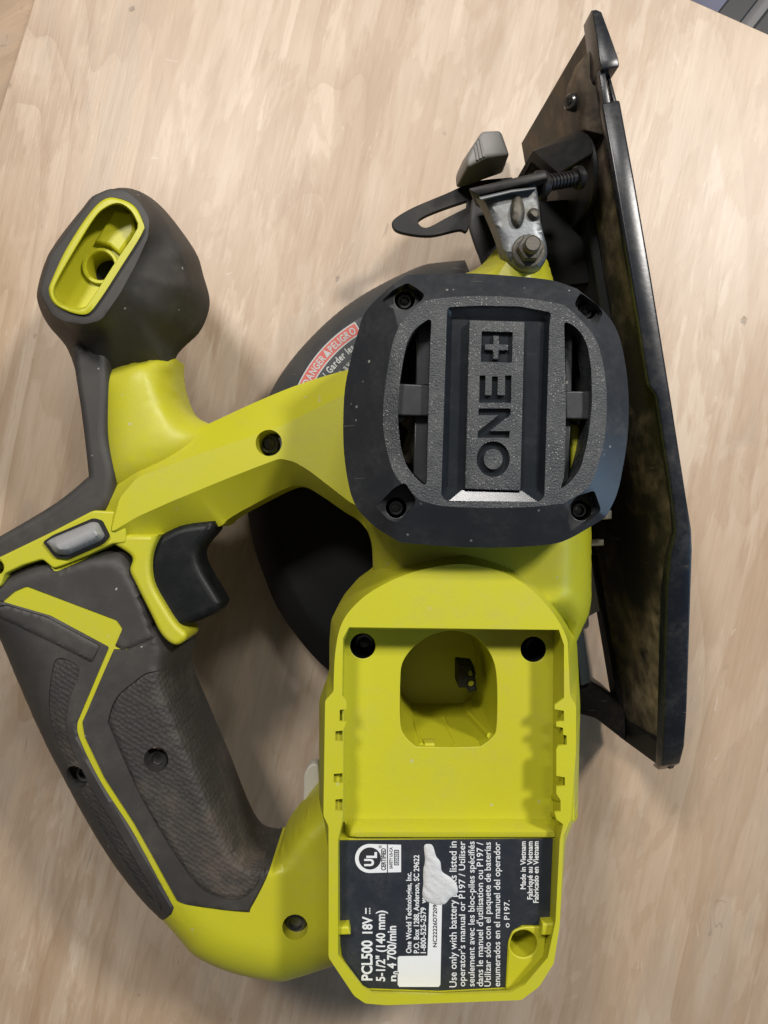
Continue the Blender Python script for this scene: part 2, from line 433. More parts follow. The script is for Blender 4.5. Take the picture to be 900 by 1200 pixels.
# ------------------------------------------------------------------ setting: floor, bench, plywood
def wood(name, light, mid, dark, seed=0.0, rough=0.55, strong=1.0):
    m = bpy.data.materials.new(name); m.use_nodes = True; nt = m.node_tree; N = nt.nodes; Lk = nt.links
    b = N['Principled BSDF']; tc = N.new('ShaderNodeTexCoord')
    def mapping(sx, sy, off=0.0):
        mp = N.new('ShaderNodeMapping'); mp.inputs['Scale'].default_value = (sx, sy, 1); mp.inputs['Location'].default_value = (seed+off, seed*0.7+off*1.3, seed+off)
        Lk.new(tc.outputs['Object'], mp.inputs['Vector']); return mp.outputs['Vector']
    def noise(vec, s, d=5, r=0.6, dist_=0.0):
        n = N.new('ShaderNodeTexNoise'); n.inputs['Scale'].default_value = s; n.inputs['Detail'].default_value = d
        n.inputs['Roughness'].default_value = r; n.inputs['Distortion'].default_value = dist_; Lk.new(vec, n.inputs['Vector']); return n.outputs['Fac']
    def rng(src, a, c, t0=0.0, t1=1.0):
        r = N.new('ShaderNodeMapRange'); r.inputs['From Min'].default_value = a; r.inputs['From Max'].default_value = c
        r.inputs['To Min'].default_value = t0; r.inputs['To Max'].default_value = t1; Lk.new(src, r.inputs['Value']); return r.outputs['Result']
    def math_(op, a, c):
        x = N.new('ShaderNodeMath'); x.operation = op; Lk.new(a, x.inputs[0])
        if isinstance(c, (int, float)): x.inputs[1].default_value = c
        else: Lk.new(c, x.inputs[1])
        return x.outputs[0]
    def mixc(f, a, c):
        x = N.new('ShaderNodeMix'); x.data_type = 'RGBA'; Lk.new(f, x.inputs['Factor'])
        for s, v in (('A', a), ('B', c)):
            if isinstance(v, tuple): x.inputs[s].default_value = (*v, 1)
            else: Lk.new(v, x.inputs[s])
        return x.outputs['Result']
    def soft(c, d, f): return tuple(c_*(1-f)+d_*f for c_, d_ in zip(c, d))
    # broad tone of the rotary cut veneer
    fig = noise(mapping(13, 3.4), 1.0, 4, 0.5, 1.0)
    col = mixc(rng(fig, 0.38, 0.62), light, mid)
    # feathered patches with one crisp edge, drawn out along the grain
    for k, (sx, sy, off, wgt, tgt) in enumerate(((24, 4.6, 15.0, 0.44, soft(mid, dark, 0.34)), (17, 3.0, 27.0, 0.50, tuple(min(1, c*1.10) for c in light)), (36, 7.0, 51.0, 0.32, soft(mid, dark, 0.6)), (13, 3.6, 88.0, 0.32, (0.39, 0.315, 0.245)), (46, 14, 99.0, 0.20, soft(mid, dark, 0.8)))):
        n = noise(mapping(sx, sy, off), 1.0, 8, 0.60, 0.35)
        a = math_('MULTIPLY', rng(n, 0.512, 0.534), rng(n, 0.72, 0.55))
        col = mixc(math_('MULTIPLY', a, wgt*strong), col, tgt)
    # growth rings cut tangentially: thin wandering lines
    ring = noise(mapping(11, 1.7, 33.0), 1.0, 3, 0.45, 0.7)
    fr_ = math_('FRACT', math_('MULTIPLY', ring, 15.0), 0)
    ln = math_('MULTIPLY', rng(fr_, 0.55, 0.97), math_('LESS_THAN', fr_, 0.985))
    col = mixc(math_('MULTIPLY', math_('MULTIPLY', ln, rng(noise(mapping(7, 4, 9.0), 1.0, 3), 0.42, 0.62)), 0.40*strong), col, soft(mid, dark, 0.85))
    # fine fibres and short pores
    fib = noise(mapping(520, 24, 3.1), 1.0, 3, 0.7)
    col = mixc(rng(fib, 0.48, 0.74, 0, 0.13*strong), col, dark)
    fib2 = noise(mapping(150, 10, 8.4), 1.0, 5, 0.7, 0.4)
    col = mixc(rng(fib2, 0.53, 0.70, 0, 0.15*strong), col, soft(mid, dark, 0.7))
    fib0 = noise(mapping(1150, 70, 13.1), 1.0, 2, 0.6)
    col = mixc(rng(fib0, 0.50, 0.74, 0, 0.13*strong), col, soft(mid, dark, 0.9))
    col = mixc(rng(fib0, 0.46, 0.28, 0, 0.08), col, tuple(min(1, l*1.15) for l in light))
    pv = N.new('ShaderNodeTexVoronoi'); pv.inputs['Scale'].default_value = 1.0; Lk.new(mapping(620, 60, 6.6), pv.inputs['Vector'])
    ps = N.new('ShaderNodeSeparateColor'); Lk.new(pv.outputs['Color'], ps.inputs[0])
    po = math_('MULTIPLY', math_('LESS_THAN', pv.outputs['Distance'], 0.22), math_('GREATER_THAN', ps.outputs[0], 0.70))
    col = mixc(math_('MULTIPLY', math_('MULTIPLY', po, rng(noise(mapping(20, 7, 61.0), 1.0, 3), 0.5, 0.66)), 0.22), col, soft(dark, (0.1, 0.07, 0.05), 0.5))
    # grey handling grime in soft clouds
    gr = noise(mapping(9, 6, 5.5), 1.0, 7, 0.68)
    col = mixc(rng(gr, 0.50, 0.70, 0, 0.26), col, (0.27, 0.215, 0.165))
    # flecks and pin knots
    v = N.new('ShaderNodeTexVoronoi'); v.inputs['Scale'].default_value = 1.0; Lk.new(mapping(78, 50, 2.2), v.inputs['Vector'])
    sel = N.new('ShaderNodeSeparateColor'); Lk.new(v.outputs['Color'], sel.inputs[0])
    wob = noise(mapping(420, 260, 1.1), 1.0, 4)
    fl = math_('MULTIPLY', rng(math_('ADD', v.outputs['Distance'], math_('MULTIPLY', wob, 0.22)), 0.20, 0.15), math_('GREATER_THAN', sel.outputs[1], 0.76))
    col = mixc(math_('MULTIPLY', fl, 0.6), col, (0.13, 0.10, 0.08))
    # pale rubbed scratches and a few dark hairlines
    for off, s1, s2, lim, f_, tgt in ((12.3, 90, 10, 0.66, 0.34, (0.14, 0.11, 0.09)), (40.3, 20, 14, 0.67, 0.26, (0.70, 0.62, 0.53)), (77.0, 120, 12, 0.62, 0.22, (0.70, 0.62, 0.53))):
        cr = noise(mapping(s1, s2, off), 1.0, 3, 0.5, 1.2)
        line = math_('LESS_THAN', math_('ABSOLUTE', math_('SUBTRACT', cr, 0.5), 0), 0.004)
        msk = noise(mapping(60, 40, off+9), 1.0, 2)
        col = mixc(math_('MULTIPLY', math_('MULTIPLY', line, math_('GREATER_THAN', msk, lim)), f_), col, tgt)
    Lk.new(col, b.inputs['Base Color'])
    b.inputs['Roughness'].default_value = rough; b.inputs['Specular IOR Level'].default_value = 0.5
    bp = N.new('ShaderNodeBump'); bp.inputs['Strength'].default_value = 0.25; bp.inputs['Distance'].default_value = 0.0005
    h = math_('ADD', math_('MULTIPLY', fib2, 0.6), math_('MULTIPLY', fib, 0.5)); h = math_('SUBTRACT', h, math_('MULTIPLY', fl, 0.8))
    Lk.new(h, bp.inputs['Height']); Lk.new(bp.outputs['Normal'], b.inputs['Normal'])
    return m
M_PLY = wood('plywood', (0.535, 0.43, 0.325), (0.48, 0.355, 0.245), (0.29, 0.18, 0.10), seed=4.7, rough=0.40, strong=1.4)
M_BENCH = wood('bench_wood', (0.42, 0.30, 0.20), (0.34, 0.235, 0.15), (0.22, 0.145, 0.09), seed=11.2)
M_FLOOR = mat('concrete_floor', (0.30, 0.30, 0.40), 0.8, bump=0.3, bscale=60, vary=0.5)

def slab(name, poly, z0, z1, m, rot, kind='structure', parent=None):
    """poly in model units; the object's own axes follow the wood grain"""
    me = plate(poly, z0, z1, 0.5)
    me.transform(Matrix.Rotation(-rot, 4, 'Z')); me.transform(Matrix.Scale(K, 4)); me.name = name
    me.materials.clear(); me.materials.append(m)
    o = bpy.data.objects.new(name, me); COL.objects.link(o); o.rotation_euler = (0, 0, rot)
    if kind: o['kind'] = kind
    return o
a1, a2 = U(0, 130, 0), U(40, 0, 0); b1, b2 = U(810, 0, 0), U(900, 40, 0)
def lineX(p, q, r, s):
    p, q, r, s = map(np.array, (p, q, r, s)); d = q-p; e = s-r
    t = ((r-p)[0]*e[1]-(r-p)[1]*e[0])/(d[0]*e[1]-d[1]*e[0]); return p+d*t
cor = lineX(a1, a2, b1, b2); da = np.array(a1)-np.array(a2); da /= np.linalg.norm(da); db = np.array(b2)-np.array(b1); db /= np.linalg.norm(db)
GR = math.radians(-13)
ply = slab('plywood_tabletop', [tuple(cor), tuple(cor+da*1000), tuple(cor+da*1000+db*900), tuple(cor+db*900)], -22, 0, M_PLY, GR)
tag(ply, 'pale scuffed plywood sheet lying under the saw', None)
slab('workbench', [(-900, -900), (40, -900), (40, 100), (60, 900), (-900, 900)], -62, -22.5, M_BENCH, math.radians(-62))
fl = bpy.data.meshes.new('floor'); s = 4.0
fl.from_pydata([(-s, -s, -0.55), (s, -s, -0.55), (s, s, -0.55), (-s, s, -0.55)], [], [(0, 1, 2, 3)]); fl.materials.append(M_FLOOR)
flo = bpy.data.objects.new('floor', fl); COL.objects.link(flo); flo['kind'] = 'structure'
# dark metal frame standing past the sheet's far corner
def box3(c, hx, hy, z0, z1, rz):
    return plate([tuple((Matrix.Rotation(rz, 2) @ Vector(v))+Vector(c)) for v in ((-hx, -hy), (hx, -hy), (hx, hy), (-hx, hy))], z0, z1, 1.5)
fr = bpy.data.objects.new('metal_stand', None); COL.objects.link(fr); fr.location = Vector((*U(905, -20, -120), -800))*K
tag(fr, 'dark metal stand past the top right corner of the plywood', 'metal stand')
def stand_part(n, me, m):
    me.transform(Matrix.Scale(K, 4)); me.transform(Matrix.Translation(-fr.location)); me.materials.clear(); me.materials.append(m)
    o = bpy.data.objects.new(n, me); COL.objects.link(o); o.parent = fr
M_STAND = mat('stand_black', (0.015, 0.016, 0.018), 0.5); M_STANDG = mat('stand_grey', (0.13, 0.13, 0.135), 0.5)
c = U(868, 4, -120); stand_part('crossbar', box3(c, 8, 70, -130, -110, math.radians(-38)), M_STAND)
c = U(896, 4, -120); stand_part('panel', box3(c, 8.5, 80, -128, -118, math.radians(-38)), M_STANDG)
c = U(925, 10, -120); stand_part('side_bar', box3(c, 11, 90, -140, -112, math.radians(-38)), M_STAND)
c = U(960, -30, -120); stand_part('leg', box3(c, 12, 12, -800, -141, math.radians(-38)), M_STAND)

# ------------------------------------------------------------------ saw: guard and blade
g_out = spline([(553, 326, 'c'), (545, 305, 'c'), (515, 308), (490, 313), (440, 337), (400, 363), (363, 397), (333, 433), (314, 467), (300, 510), (292, 550), (290, 594), (298, 636), (310, 672), (324, 706), (346, 740), (384, 782), (430, 815), (480, 835), (540, 840), (600, 830), (640, 790, 'c'), (670, 690, 'c'), (672, 500), (640, 380), (600, 340)])
g_in = spline([(545, 345), (505, 338), (470, 350), (432, 372), (400, 398), (372, 428), (350, 462), (335, 500), (325, 545), (322, 600), (328, 640), (342, 680), (365, 715), (400, 750), (450, 775), (520, 785), (600, 760), (630, 680), (630, 500), (600, 390)])
gm = relief([(P(g_out, 30), 30), (P(g_in, 45), 45)], 3.0, g='soft', zbot=2, smooth=1)
guard = add_obj('blade_guard', gm[0], M_GUARD)
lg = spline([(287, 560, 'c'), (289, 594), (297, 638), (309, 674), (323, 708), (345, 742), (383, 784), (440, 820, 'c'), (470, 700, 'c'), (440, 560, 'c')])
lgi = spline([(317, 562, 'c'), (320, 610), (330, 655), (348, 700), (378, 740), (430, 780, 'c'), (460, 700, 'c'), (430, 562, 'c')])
add_obj('shaded_lower_guard', relief([(P(lg, 32), 32), (P(lgi, 46.5), 46.5)], 3.0, g='soft', zbot=3, smooth=1)[0], M_SHADE)  # lower guard plate, blackened to hold the shade inside the handle opening
# label ring on the guard
ac, ro = (500, 520), 164
def arcpoly(r0, r1, a0, a1, n=20):
    A = [math.radians(a0+(a1-a0)*k/n) for k in range(n+1)]
    return [(ac[0]+r1*math.cos(a), ac[1]+r1*math.sin(a)) for a in A]+[(ac[0]+r0*math.cos(a), ac[1]+r0*math.sin(a)) for a in A[::-1]]
ZL = 45.6
wl = add_obj('warning_label', plate(P(arcpoly(95, ro+3, 196, 250), 45.3), 44.6, 45.4, 0.1), M_LABEL, guard)
add_obj('red_band', sheet(P(arcpoly(151.5, ro+0.5, 200, 239), ZL), ZL), M_RED, guard)
add_obj('band_border', join([sheet(P(arcpoly(ro+0.5, ro+2, 199.5, 239.5), ZL), ZL), sheet(P(arcpoly(150, 151.5, 199.5, 239.5), ZL), ZL), sheet(P(arcpoly(151.5, ro+0.5, 239, 239.6), ZL), ZL)]), M_FADED, guard)
def arctext(s, r, h, a0, a1, z, bold=0.03):
    """letters along the arc from angle a0 to a1 (degrees in picture, clockwise), standing outward"""
    ms = []; ws = []
    for ch in s:
        if ch == ' ': ms.append(None); ws.append(0.35); continue
        if ch == '^':
            me = bpy.data.meshes.new('t'); me.from_pydata([(0, 0, 0), (0.9, 0, 0), (0.45, 0.85, 0)], [], [(0, 1, 2)])
        else: me = text_mesh(ch, bold=bold)
        lo, hi = bounds(me); ms.append(me); ws.append(hi[0]-lo[0]+0.09)
    tot = sum(ws); acc = 0; out = []
    sc = (H-z)/F; arc_len = math.radians(abs(a1-a0))*r*sc
    for me, w in zip(ms, ws):
        if me:
            lo, hi = bounds(me); a = math.radians(a0+(a1-a0)*(acc+w/2)/tot)
            cx, cy = U(ac[0]+r*math.cos(a), ac[1]+r*math.sin(a), z)
            up = Vector((math.cos(a), -math.sin(a)))
            M = Matrix.Translation((cx, cy, z)) @ Matrix.Rotation(math.atan2(up.y, up.x)-math.pi/2, 4, 'Z') @ Matrix.Diagonal((arc_len/tot, h*sc/cap_height(), 1, 1)) @ Matrix.Translation((-(lo[0]+hi[0])/2, 0, 0))
            me.transform(M); out.append(me)
        acc += w
    return out
add_obj('band_lettering', join(arctext('^DANGER^PELIGRO', 154, 8, 202.5, 238, ZL+0.12)), M_FADED, guard, sharp=None)
add_obj('label_lettering', join(arctext("away / Garder les mains loin", 139, 8, 203, 250, ZL+0.12)+arctext("contact avec la lame.", 127, 8, 206, 246, ZL+0.12)+arctext("manos lejos.", 115, 8, 210, 240, ZL+0.12)), M_FADED, guard, sharp=None)
# round blade with teeth
zb = 18; bc = U(556, 556, zb); R = 223*(H-zb)/F
bp_ = []
nt_ = 40
for k in range(nt_):
    a = 2*math.pi*k/nt_
    for f, r in ((0, R), (0.12, R-0.6), (0.3, R-4.2), (0.62, R-3.4), (0.9, R-1)):
        aa = a+f*2*math.pi/nt_; bp_.append((bc[0]+r*math.cos(aa), bc[1]+r*math.sin(aa)))
add_obj('blade', plate(bp_, zb-1, zb+1, 0.2), M_BLADE)

# ------------------------------------------------------------------ saw: shoe
SA = Vector((80.0, 183.0)); SE = Vector((0.165, -0.986)).normalized(); SN = Vector((-SE.y*1.0, SE.x*1.0))  # SN points right (+x)
if SN.x < 0: SN = -SN
def SP(u, w, t=0):
    """point on the shoe: u along it from the front, w height, t out of the plane (to the right); the shoe leans a little"""
    p = SA+SE*u+SN*(t+0.076*(w-122)); return (p.x, p.y, w)
def solid_uw(poly, t0, t1):
    me = prism3([SP(u, w, t1) for u, w in poly], [SP(u, w, t0) for u, w in poly]); return me
zt = 122
shoe_poly = [(2, 118), (195, 118), (291, 78), (300, 66), (300, 26), (286, 8), (-6, 8), (-6, 20)]
hole_slot = None
ply_sh = solid_uw([(0, 116), (205, 116), (288, 78), (297, 68), (297, 14), (283, 14), (110, 14), (-4, 12)], -2.4, 0)
shoe = add_obj('shoe', bevel_mesh(ply_sh, 0.5, 1), M_SHOE)
# rolled lip along the near edge
def ribbon(path_u, prof):
    """sweep: path_u list of (u, w_top); prof list of (dt, dw) cross-section (closed)"""
    vs = []; fs = []; n = len(prof)
    for u, w in path_u:
        for dt, dw in prof: vs.append(SP(u, w+dw, dt))
    m = len(path_u)
    for i in range(m-1):
        for k in range(n):
            j = (k+1) % n; fs.append((i*n+k, i*n+j, (i+1)*n+j, (i+1)*n+k))
    fs.append(tuple(range(n-1, -1, -1))); fs.append(tuple((m-1)*n+k for k in range(n)))
    me = bpy.data.meshes.new('rb'); me.from_pydata(vs, [], fs)
    bm = bmesh.new(); bm.from_mesh(me); bmesh.ops.recalc_face_normals(bm, faces=bm.faces); bm.to_mesh(me); bm.free(); return me
def rail(st, bev, name, m):
    vs = []; fs = []
    for u, w, tl, tr, dp in st: vs += [SP(u, w, tr), SP(u, w, tl), SP(u, w-dp, tl), SP(u, w-dp, tr)]
    n = len(st)
    for i in range(n-1):
        for k in range(4): fs.append((i*4+k, i*4+(k+1) % 4, (i+1)*4+(k+1) % 4, (i+1)*4+k))
    fs += [(3, 2, 1, 0), tuple((n-1)*4+k for k in range(4))]
    me = bpy.data.meshes.new('rl'); me.from_pydata(vs, [], fs)
    bm = bmesh.new(); bm.from_mesh(me); bmesh.ops.recalc_face_normals(bm, faces=bm.faces); bm.to_mesh(me); bm.free()
    return add_obj(name, bevel_mesh(me, bev, 3), m, shoe)
rail([(33, 120.5, -6.0, 0.8, 4), (66, 121.6, -6.3, 0.8, 4), (100, 122.2, -6.5, 0.7, 4), (138, 122, -6.5, 0.6, 4), (142, 122, -4.4, 0.6, 4), (180, 121, -4.4, 0.6, 4), (192, 120.6, -5.0, 0.7, 4.5), (200, 118.2, -7.2, 0.8, 6), (214, 112, -8.2, 0.9, 7), (240, 101, -8.5, 0.9, 7), (268, 89, -8.6, 0.9, 7), (284, 81, -8.4, 0.9, 7), (293, 74, -7.4, 0.8, 7), (298, 64, -5.4, 0.7, 7)], 0.9, 'edge_lip', M_LIP)
rail([(-2.5, 117.5, -3.0, -0.9, 9), (0, 119.8, -3.6, -0.2, 10), (9, 121.4, -4.2, 0.6, 11), (19, 122.4, -5.0, 1.8, 12), (22, 122.2, -4.6, 1.8, 12)], 0.45, 'front_tip', M_LIP)
rail([(21, 120.2, -5.0, -2.7, 5), (34, 120.3, -5.2, -2.7, 5)], 0.3, 'guide_slot_bar', M_LIP)
rail([(21, 116, -0.5, 0.6, 6), (34, 118.5, -0.6, 0.6, 6)], 0.2, 'guide_slot_bar', M_LIP)
add_obj('rear_lip', bevel_mesh(solid_uw([(284, 74), (297, 63), (297, 16), (286, 15)], -4.5, -1.8), 0.6, 1), M_STEELB, shoe)
add_obj('slot_edge', bevel_mesh(solid_uw([(180, 22), (284, 24), (284, 13.4), (180, 13.4)], -4.5, -2.0), 0.6, 1), M_STEELB, shoe)
# rip guide holder with its screw near the front
hold = add_obj('guide_holder', bevel_mesh(prism3([SP(u, w, -2) for u, w in ((8, 116), (42, 112), (38, 92), (12, 92))], [SP(u, w, -8.5) for u, w in ((12, 109), (36, 107), (33, 94), (14, 95))]), 1.0), M_SHOE, shoe)
add_obj('guide_screw', rod(SP(23, 102, -8), SP(23, 104, -11.5), 3.4, 3.1, 16, bev=0.6), M_SCREW, shoe)
add_obj('guide_screw_socket', rod(SP(23, 104, -11.4), SP(23, 104.1, -11.8), 1.8, 1.6, 6), M_DARK, shoe)

# rear bracket of the shoe
def poly3(pts_px, z0, z1, bev=0.8): return plate(P(pts_px, (z0+z1)/2), z0, z1, bev)
def band3(pts, z_off, w, name, m, parent=shoe, thick=2.4):
    pass
brk = prism3([(*U(x, y, 34), 34) for x, y in ((668, 812), (690, 797), (704, 806), (733, 832), (734, 870), (698, 842), (676, 836))], [(*U(x, y, 12), 12) for x, y in ((664, 800), (686, 788), (704, 800), (728, 824), (728, 858), (696, 832), (672, 826))])
add_obj('rear_bracket', bevel_mesh(brk, 1.2), M_STEELB, shoe)
strut = prism3([(*U(x, y, 36), 36) for x, y in ((662, 738), (682, 742), (688, 775), (691, 802), (670, 812), (664, 790))], [(*U(x, y, 24), 24) for x, y in ((660, 734), (680, 738), (686, 772), (688, 796), (668, 806), (662, 786))])
add_obj('depth_strut', bevel_mesh(strut, 1.0), M_BLK, shoe)
add_obj('strut_lit_edge', bevel_mesh(prism3([(*U(x, y, 38), 38) for x, y in ((673, 740), (684, 742), (692, 800), (681, 804))], [(*U(x, y, 35), 35) for x, y in ((673, 740), (684, 742), (691, 798), (680, 802))]), 0.5), M_STRUT_LIT, shoe)  # paler blue-grey paints the light on the strut's face

# ------------------------------------------------------------------ saw: bevel bracket, quadrant, lever
quad = plate(P(spline([(460, 266), (462, 257), (483, 244), (523, 227), (556, 213), (600, 208, 'c'), (606, 222, 'c'), (562, 236), (548, 270), (537, 270), (503, 277), (470, 273)]), 46), 43.5, 46.5, 0.4, holes=[P(spline([(490, 261), (498, 254), (520, 245), (547, 236, 'c'), (546, 244, 'c'), (524, 255), (500, 267)]), 46)])
add_obj('depth_quadrant', quad, M_STEELB)
col_ = prism3([(*U(x, y, 92), 92) for x, y in ((553, 232), (566, 232), (590, 285), (580, 318), (566, 316), (549, 268))], [(*U(x, y, 40), 40) for x, y in ((556, 236), (600, 236), (606, 300), (590, 330), (572, 326), (556, 290))])
add_obj('bracket_post', bevel_mesh(col_, 1.0), M_STEELB)
bpx = spline([(559, 224, 'c'), (575, 220), (610, 216), (628, 216, 'c'), (631, 235), (634, 262), (641, 292), (638, 308), (628, 317), (614, 319), (601, 312), (590, 298), (582, 275), (571, 248)])
brm = relief([(P(bpx, 122), 122), (P([(570, 229), (600, 226), (625, 224), (629, 262), (635, 292), (630, 308), (615, 312), (600, 304), (588, 276), (578, 250)], 125), 125)], 1.3, g='round', zbot=116, smooth=1)
bracket = add_obj('bevel_bracket', brm[0], M_ZINC)
def blob(pts, z0, z1, m, name, par, g='round'):
    c = np.mean(np.array(pts), 0); inn = [tuple(c+(np.array(p)-c)*0.35) for p in pts]
    return add_obj(name, relief([(P(pts, z0), z0), (P(inn, z1), z1)], 0.9, g=g, zbot=z0-1, smooth=1)[0], m, par)
blob([(606+10*math.cos(t)*0.9, 249+20*math.sin(t)) for t in np.linspace(0, 2*math.pi, 20, False)], 124.5, 128, M_BOLT, 'pressed_boss', bracket)
blob(circ(625, 252, 8, 16), 124.5, 127.5, M_BOLT, 'pressed_boss', bracket)
cx, cy = U(619, 295, 125)
add_obj('washer', lathe(cx, cy, [(6.0, 124.8), (6.0, 125.9), (5.6, 126.2)], 20), M_BOLT, bracket)
add_obj('pivot_nut', lathe(cx, cy, [(4.7, 126.1), (4.7, 129.2), (4.3, 129.8)], 6), M_BOLT, bracket, sharp=20)
cx2, cy2 = U(619, 287, 136); add_obj('pivot_bolt', lathe(cx, cy, [(2.9, 129.5), (2.9, 133.4), (2.4, 134)], 16), M_BOLT, bracket)
top = prism3([(*U(x, y, 128), 128) for x, y in ((548, 221), (590, 211), (640, 199), (642, 209), (560, 229))], [(*U(x, y, 96), 96) for x, y in ((556, 240), (592, 236), (640, 226), (642, 236), (566, 246))])
add_obj('bracket_flange', bevel_mesh(top, 0.7), M_STEELB, bracket)
add_obj('flange_wear', bevel_mesh(prism3([(*U(x, y, 128.6), 128.6) for x, y in ((560, 231), (600, 222), (628, 219), (629, 222), (600, 226), (563, 235))], [(*U(x, y, 124), 124) for x, y in ((562, 231), (600, 222), (628, 219), (629, 222), (600, 226), (565, 235))]), 0.4, 1), M_ZINC, bracket)
e0 = Vector((*U(634, 216, 118), 118)); e1 = Vector((*U(684, 207, 112), 112))
bolt = add_obj('adjusting_bolt', rod(e0, e1, 2.5, 2.5, 14), M_STEELB)
add_obj('bolt_head', rod(e0-(e1-e0).normalized()*2.0, e0+(e1-e0).normalized()*2.4, 5.0, 4.6, 14, bev=0.8), M_STEELB, bolt)
add_obj('bolt_collar', rod(e0+(e1-e0)*0.80, e0+(e1-e0)*0.95, 4.2, 4.2, 14, bev=0.6), M_STEELB, bolt)
for k in range(7):
    q0 = e0+(e1-e0)*(0.2+0.08*k); add_obj('thread', rod(q0, q0+(e1-e0)*0.035, 3.0, 3.0, 12), M_STEELB, bolt)
# half round bracket ear rising from the shoe
ear = []
for k in range(15):
    a = math.pi*k/14; ear.append((54+30*1+ -19*math.cos(a)*1.0, 96+20*math.sin(a)))
earp = [(u-22, w) for u, w in ear]
def ear_ring(t0, t1):
    return solid_uw([(34, 70)]+[(49-15*math.cos(a), 96+17*math.sin(a)) for a in np.linspace(0, math.pi, 13)]+[(64, 70)], t0, t1)
add_obj('pivot_ear', bevel_mesh(ear_ring(-9.5, -7.5), 0.4, 1), M_BLK, shoe)
arch = prism3([SP(u-26, w, -9) for u, w in ((60, 70), (60, 104), (66, 112), (74, 114), (74, 110), (68, 108), (64, 102), (64, 70))],
              [SP(u-24, w, t) for u, w, t in ((60, 70, -26), (60, 96, -26), (66, 100, -24), (74, 104, -20), (74, 100, -20), (68, 97, -24), (64, 94, -26), (64, 70, -26))])
add_obj('ear_gusset', bevel_mesh(arch, 0.5, 1), M_BLK, shoe)
add_obj('shaded_ear_base', bevel_mesh(solid_uw([(30, 88), (112, 88), (112, 46), (30, 46)], -6, -2.2), 0.6, 1), M_BLK, shoe)  # black colour stands in for the shade below the bolt
add_obj('bracket_shade_block', bevel_mesh(prism3([(*U(x, y, 80), 80) for x, y in ((632, 236), (692, 232), (706, 330), (650, 336), (638, 300))], [(*U(x, y, 40), 40) for x, y in ((632, 240), (668, 240), (684, 340), (640, 340), (634, 300))]), 0.8), M_SHADE)  # added block, near-black in place of the shade between bracket and shoe
# grey lock lever
lo_ = [(*U(x, y, 48), 48) for x, y in ((534, 222), (533, 208), (541, 190), (566, 172), (584, 172), (590, 203), (551, 217))]
hi_ = [(*U(x, y, 70), 70) for x, y in ((548, 196), (547, 186), (552, 174), (564, 153), (587, 152), (598, 182), (571, 184))]
lever = add_obj('depth_lever', bevel_mesh(prism3(hi_, lo_), 1.6, 3), M_LEVER)
for k in range(3):
    f = 0.20+0.16*k
    A = [Vector(hi_[3]).lerp(Vector(hi_[1]), f), Vector(hi_[6]).lerp(Vector(hi_[0]), f)]
    o_ = Vector((-0.3, 0.2, 0.5)); 
    add_obj('grip_rib', rod(A[0]+Vector((0.6, -0.8, 0.0)), A[1]+Vector((0.2, 0.9, 0.0)), 0.65, 0.65, 8), M_LEVER, lever)

# ------------------------------------------------------------------ saw: yellow motor housing
def screw(px, py, z, r, par, name='screw', m=None, hexr=0.5):
    cx, cy = U(px, py, z)
    o = add_obj(name, lathe(cx, cy, [(r, z-4), (r, z-0.5), (r*0.86, z), (r*0.62, z), (r*0.55, z-0.6), (r*0.5, z-2.2), (0.05, z-2.4)], 18), m or M_SCREW, par)
    return o
h_out = [(408, 432), (402, 470), (402, 520), (408, 566), (414, 592), (424, 606), (436, 636), (437, 668), (440, 700), (436, 730), (648, 730), (655, 762), (669, 764), (691, 712), (691, 600), (700, 480), (690, 380), (648, 340), (643, 316), (637, 302), (612, 290), (590, 286), (583, 289), (557, 320), (480, 340), (430, 380)]
h_in = [(432, 450), (425, 520), (432, 580), (446, 612), (462, 650), (470, 690), (480, 712), (630, 712), (662, 700), (664, 600), (670, 480), (660, 390), (630, 350), (628, 325), (612, 306), (596, 303), (586, 318), (575, 340), (500, 355), (455, 395)]
hm = relief([(P(rounded(h_out, 10), 88), 88), (P(rounded(h_in, 10), 121), 121)], 2.6, g='soft', zbot=44, smooth=2)
housing = add_obj('motor_housing', hm[0], M_LIME)
add_obj('motor_core', plate(P(circ(572, 478, 128, 40), 133), 118, 133, 1), M_DARK, housing)
add_obj('brush_holder', bevel_mesh(poly3([(664, 498), (673, 500), (681, 520), (681, 545), (672, 556), (664, 556)], 130, 142), 0.6), M_LIME, housing)
add_obj('motor_winding', rod((*U(492, 500, 138), 138), (*U(478, 540, 134), 134), 3.5, 3.0, 10), M_COPPER, housing)
add_obj('motor_winding', rod((*U(478, 492, 140), 140), (*U(496, 512, 136), 136), 2.6, 2.6, 10), M_COPPER, housing)
# pale tabs beside the housing
add_obj('vent_tab', poly3([(688, 596), (714, 598), (714, 608), (690, 610)], 84, 92), M_TAB, housing)
add_obj('vent_tab', poly3([(686, 632), (705, 632), (705, 639), (686, 640)], 70, 78), M_TAB, housing)

add_obj('tab', poly3(rounded([(356, 948), (357, 905), (361, 896), (368, 891), (374, 893), (376, 925)], 4), 58, 66), M_TAB, housing)

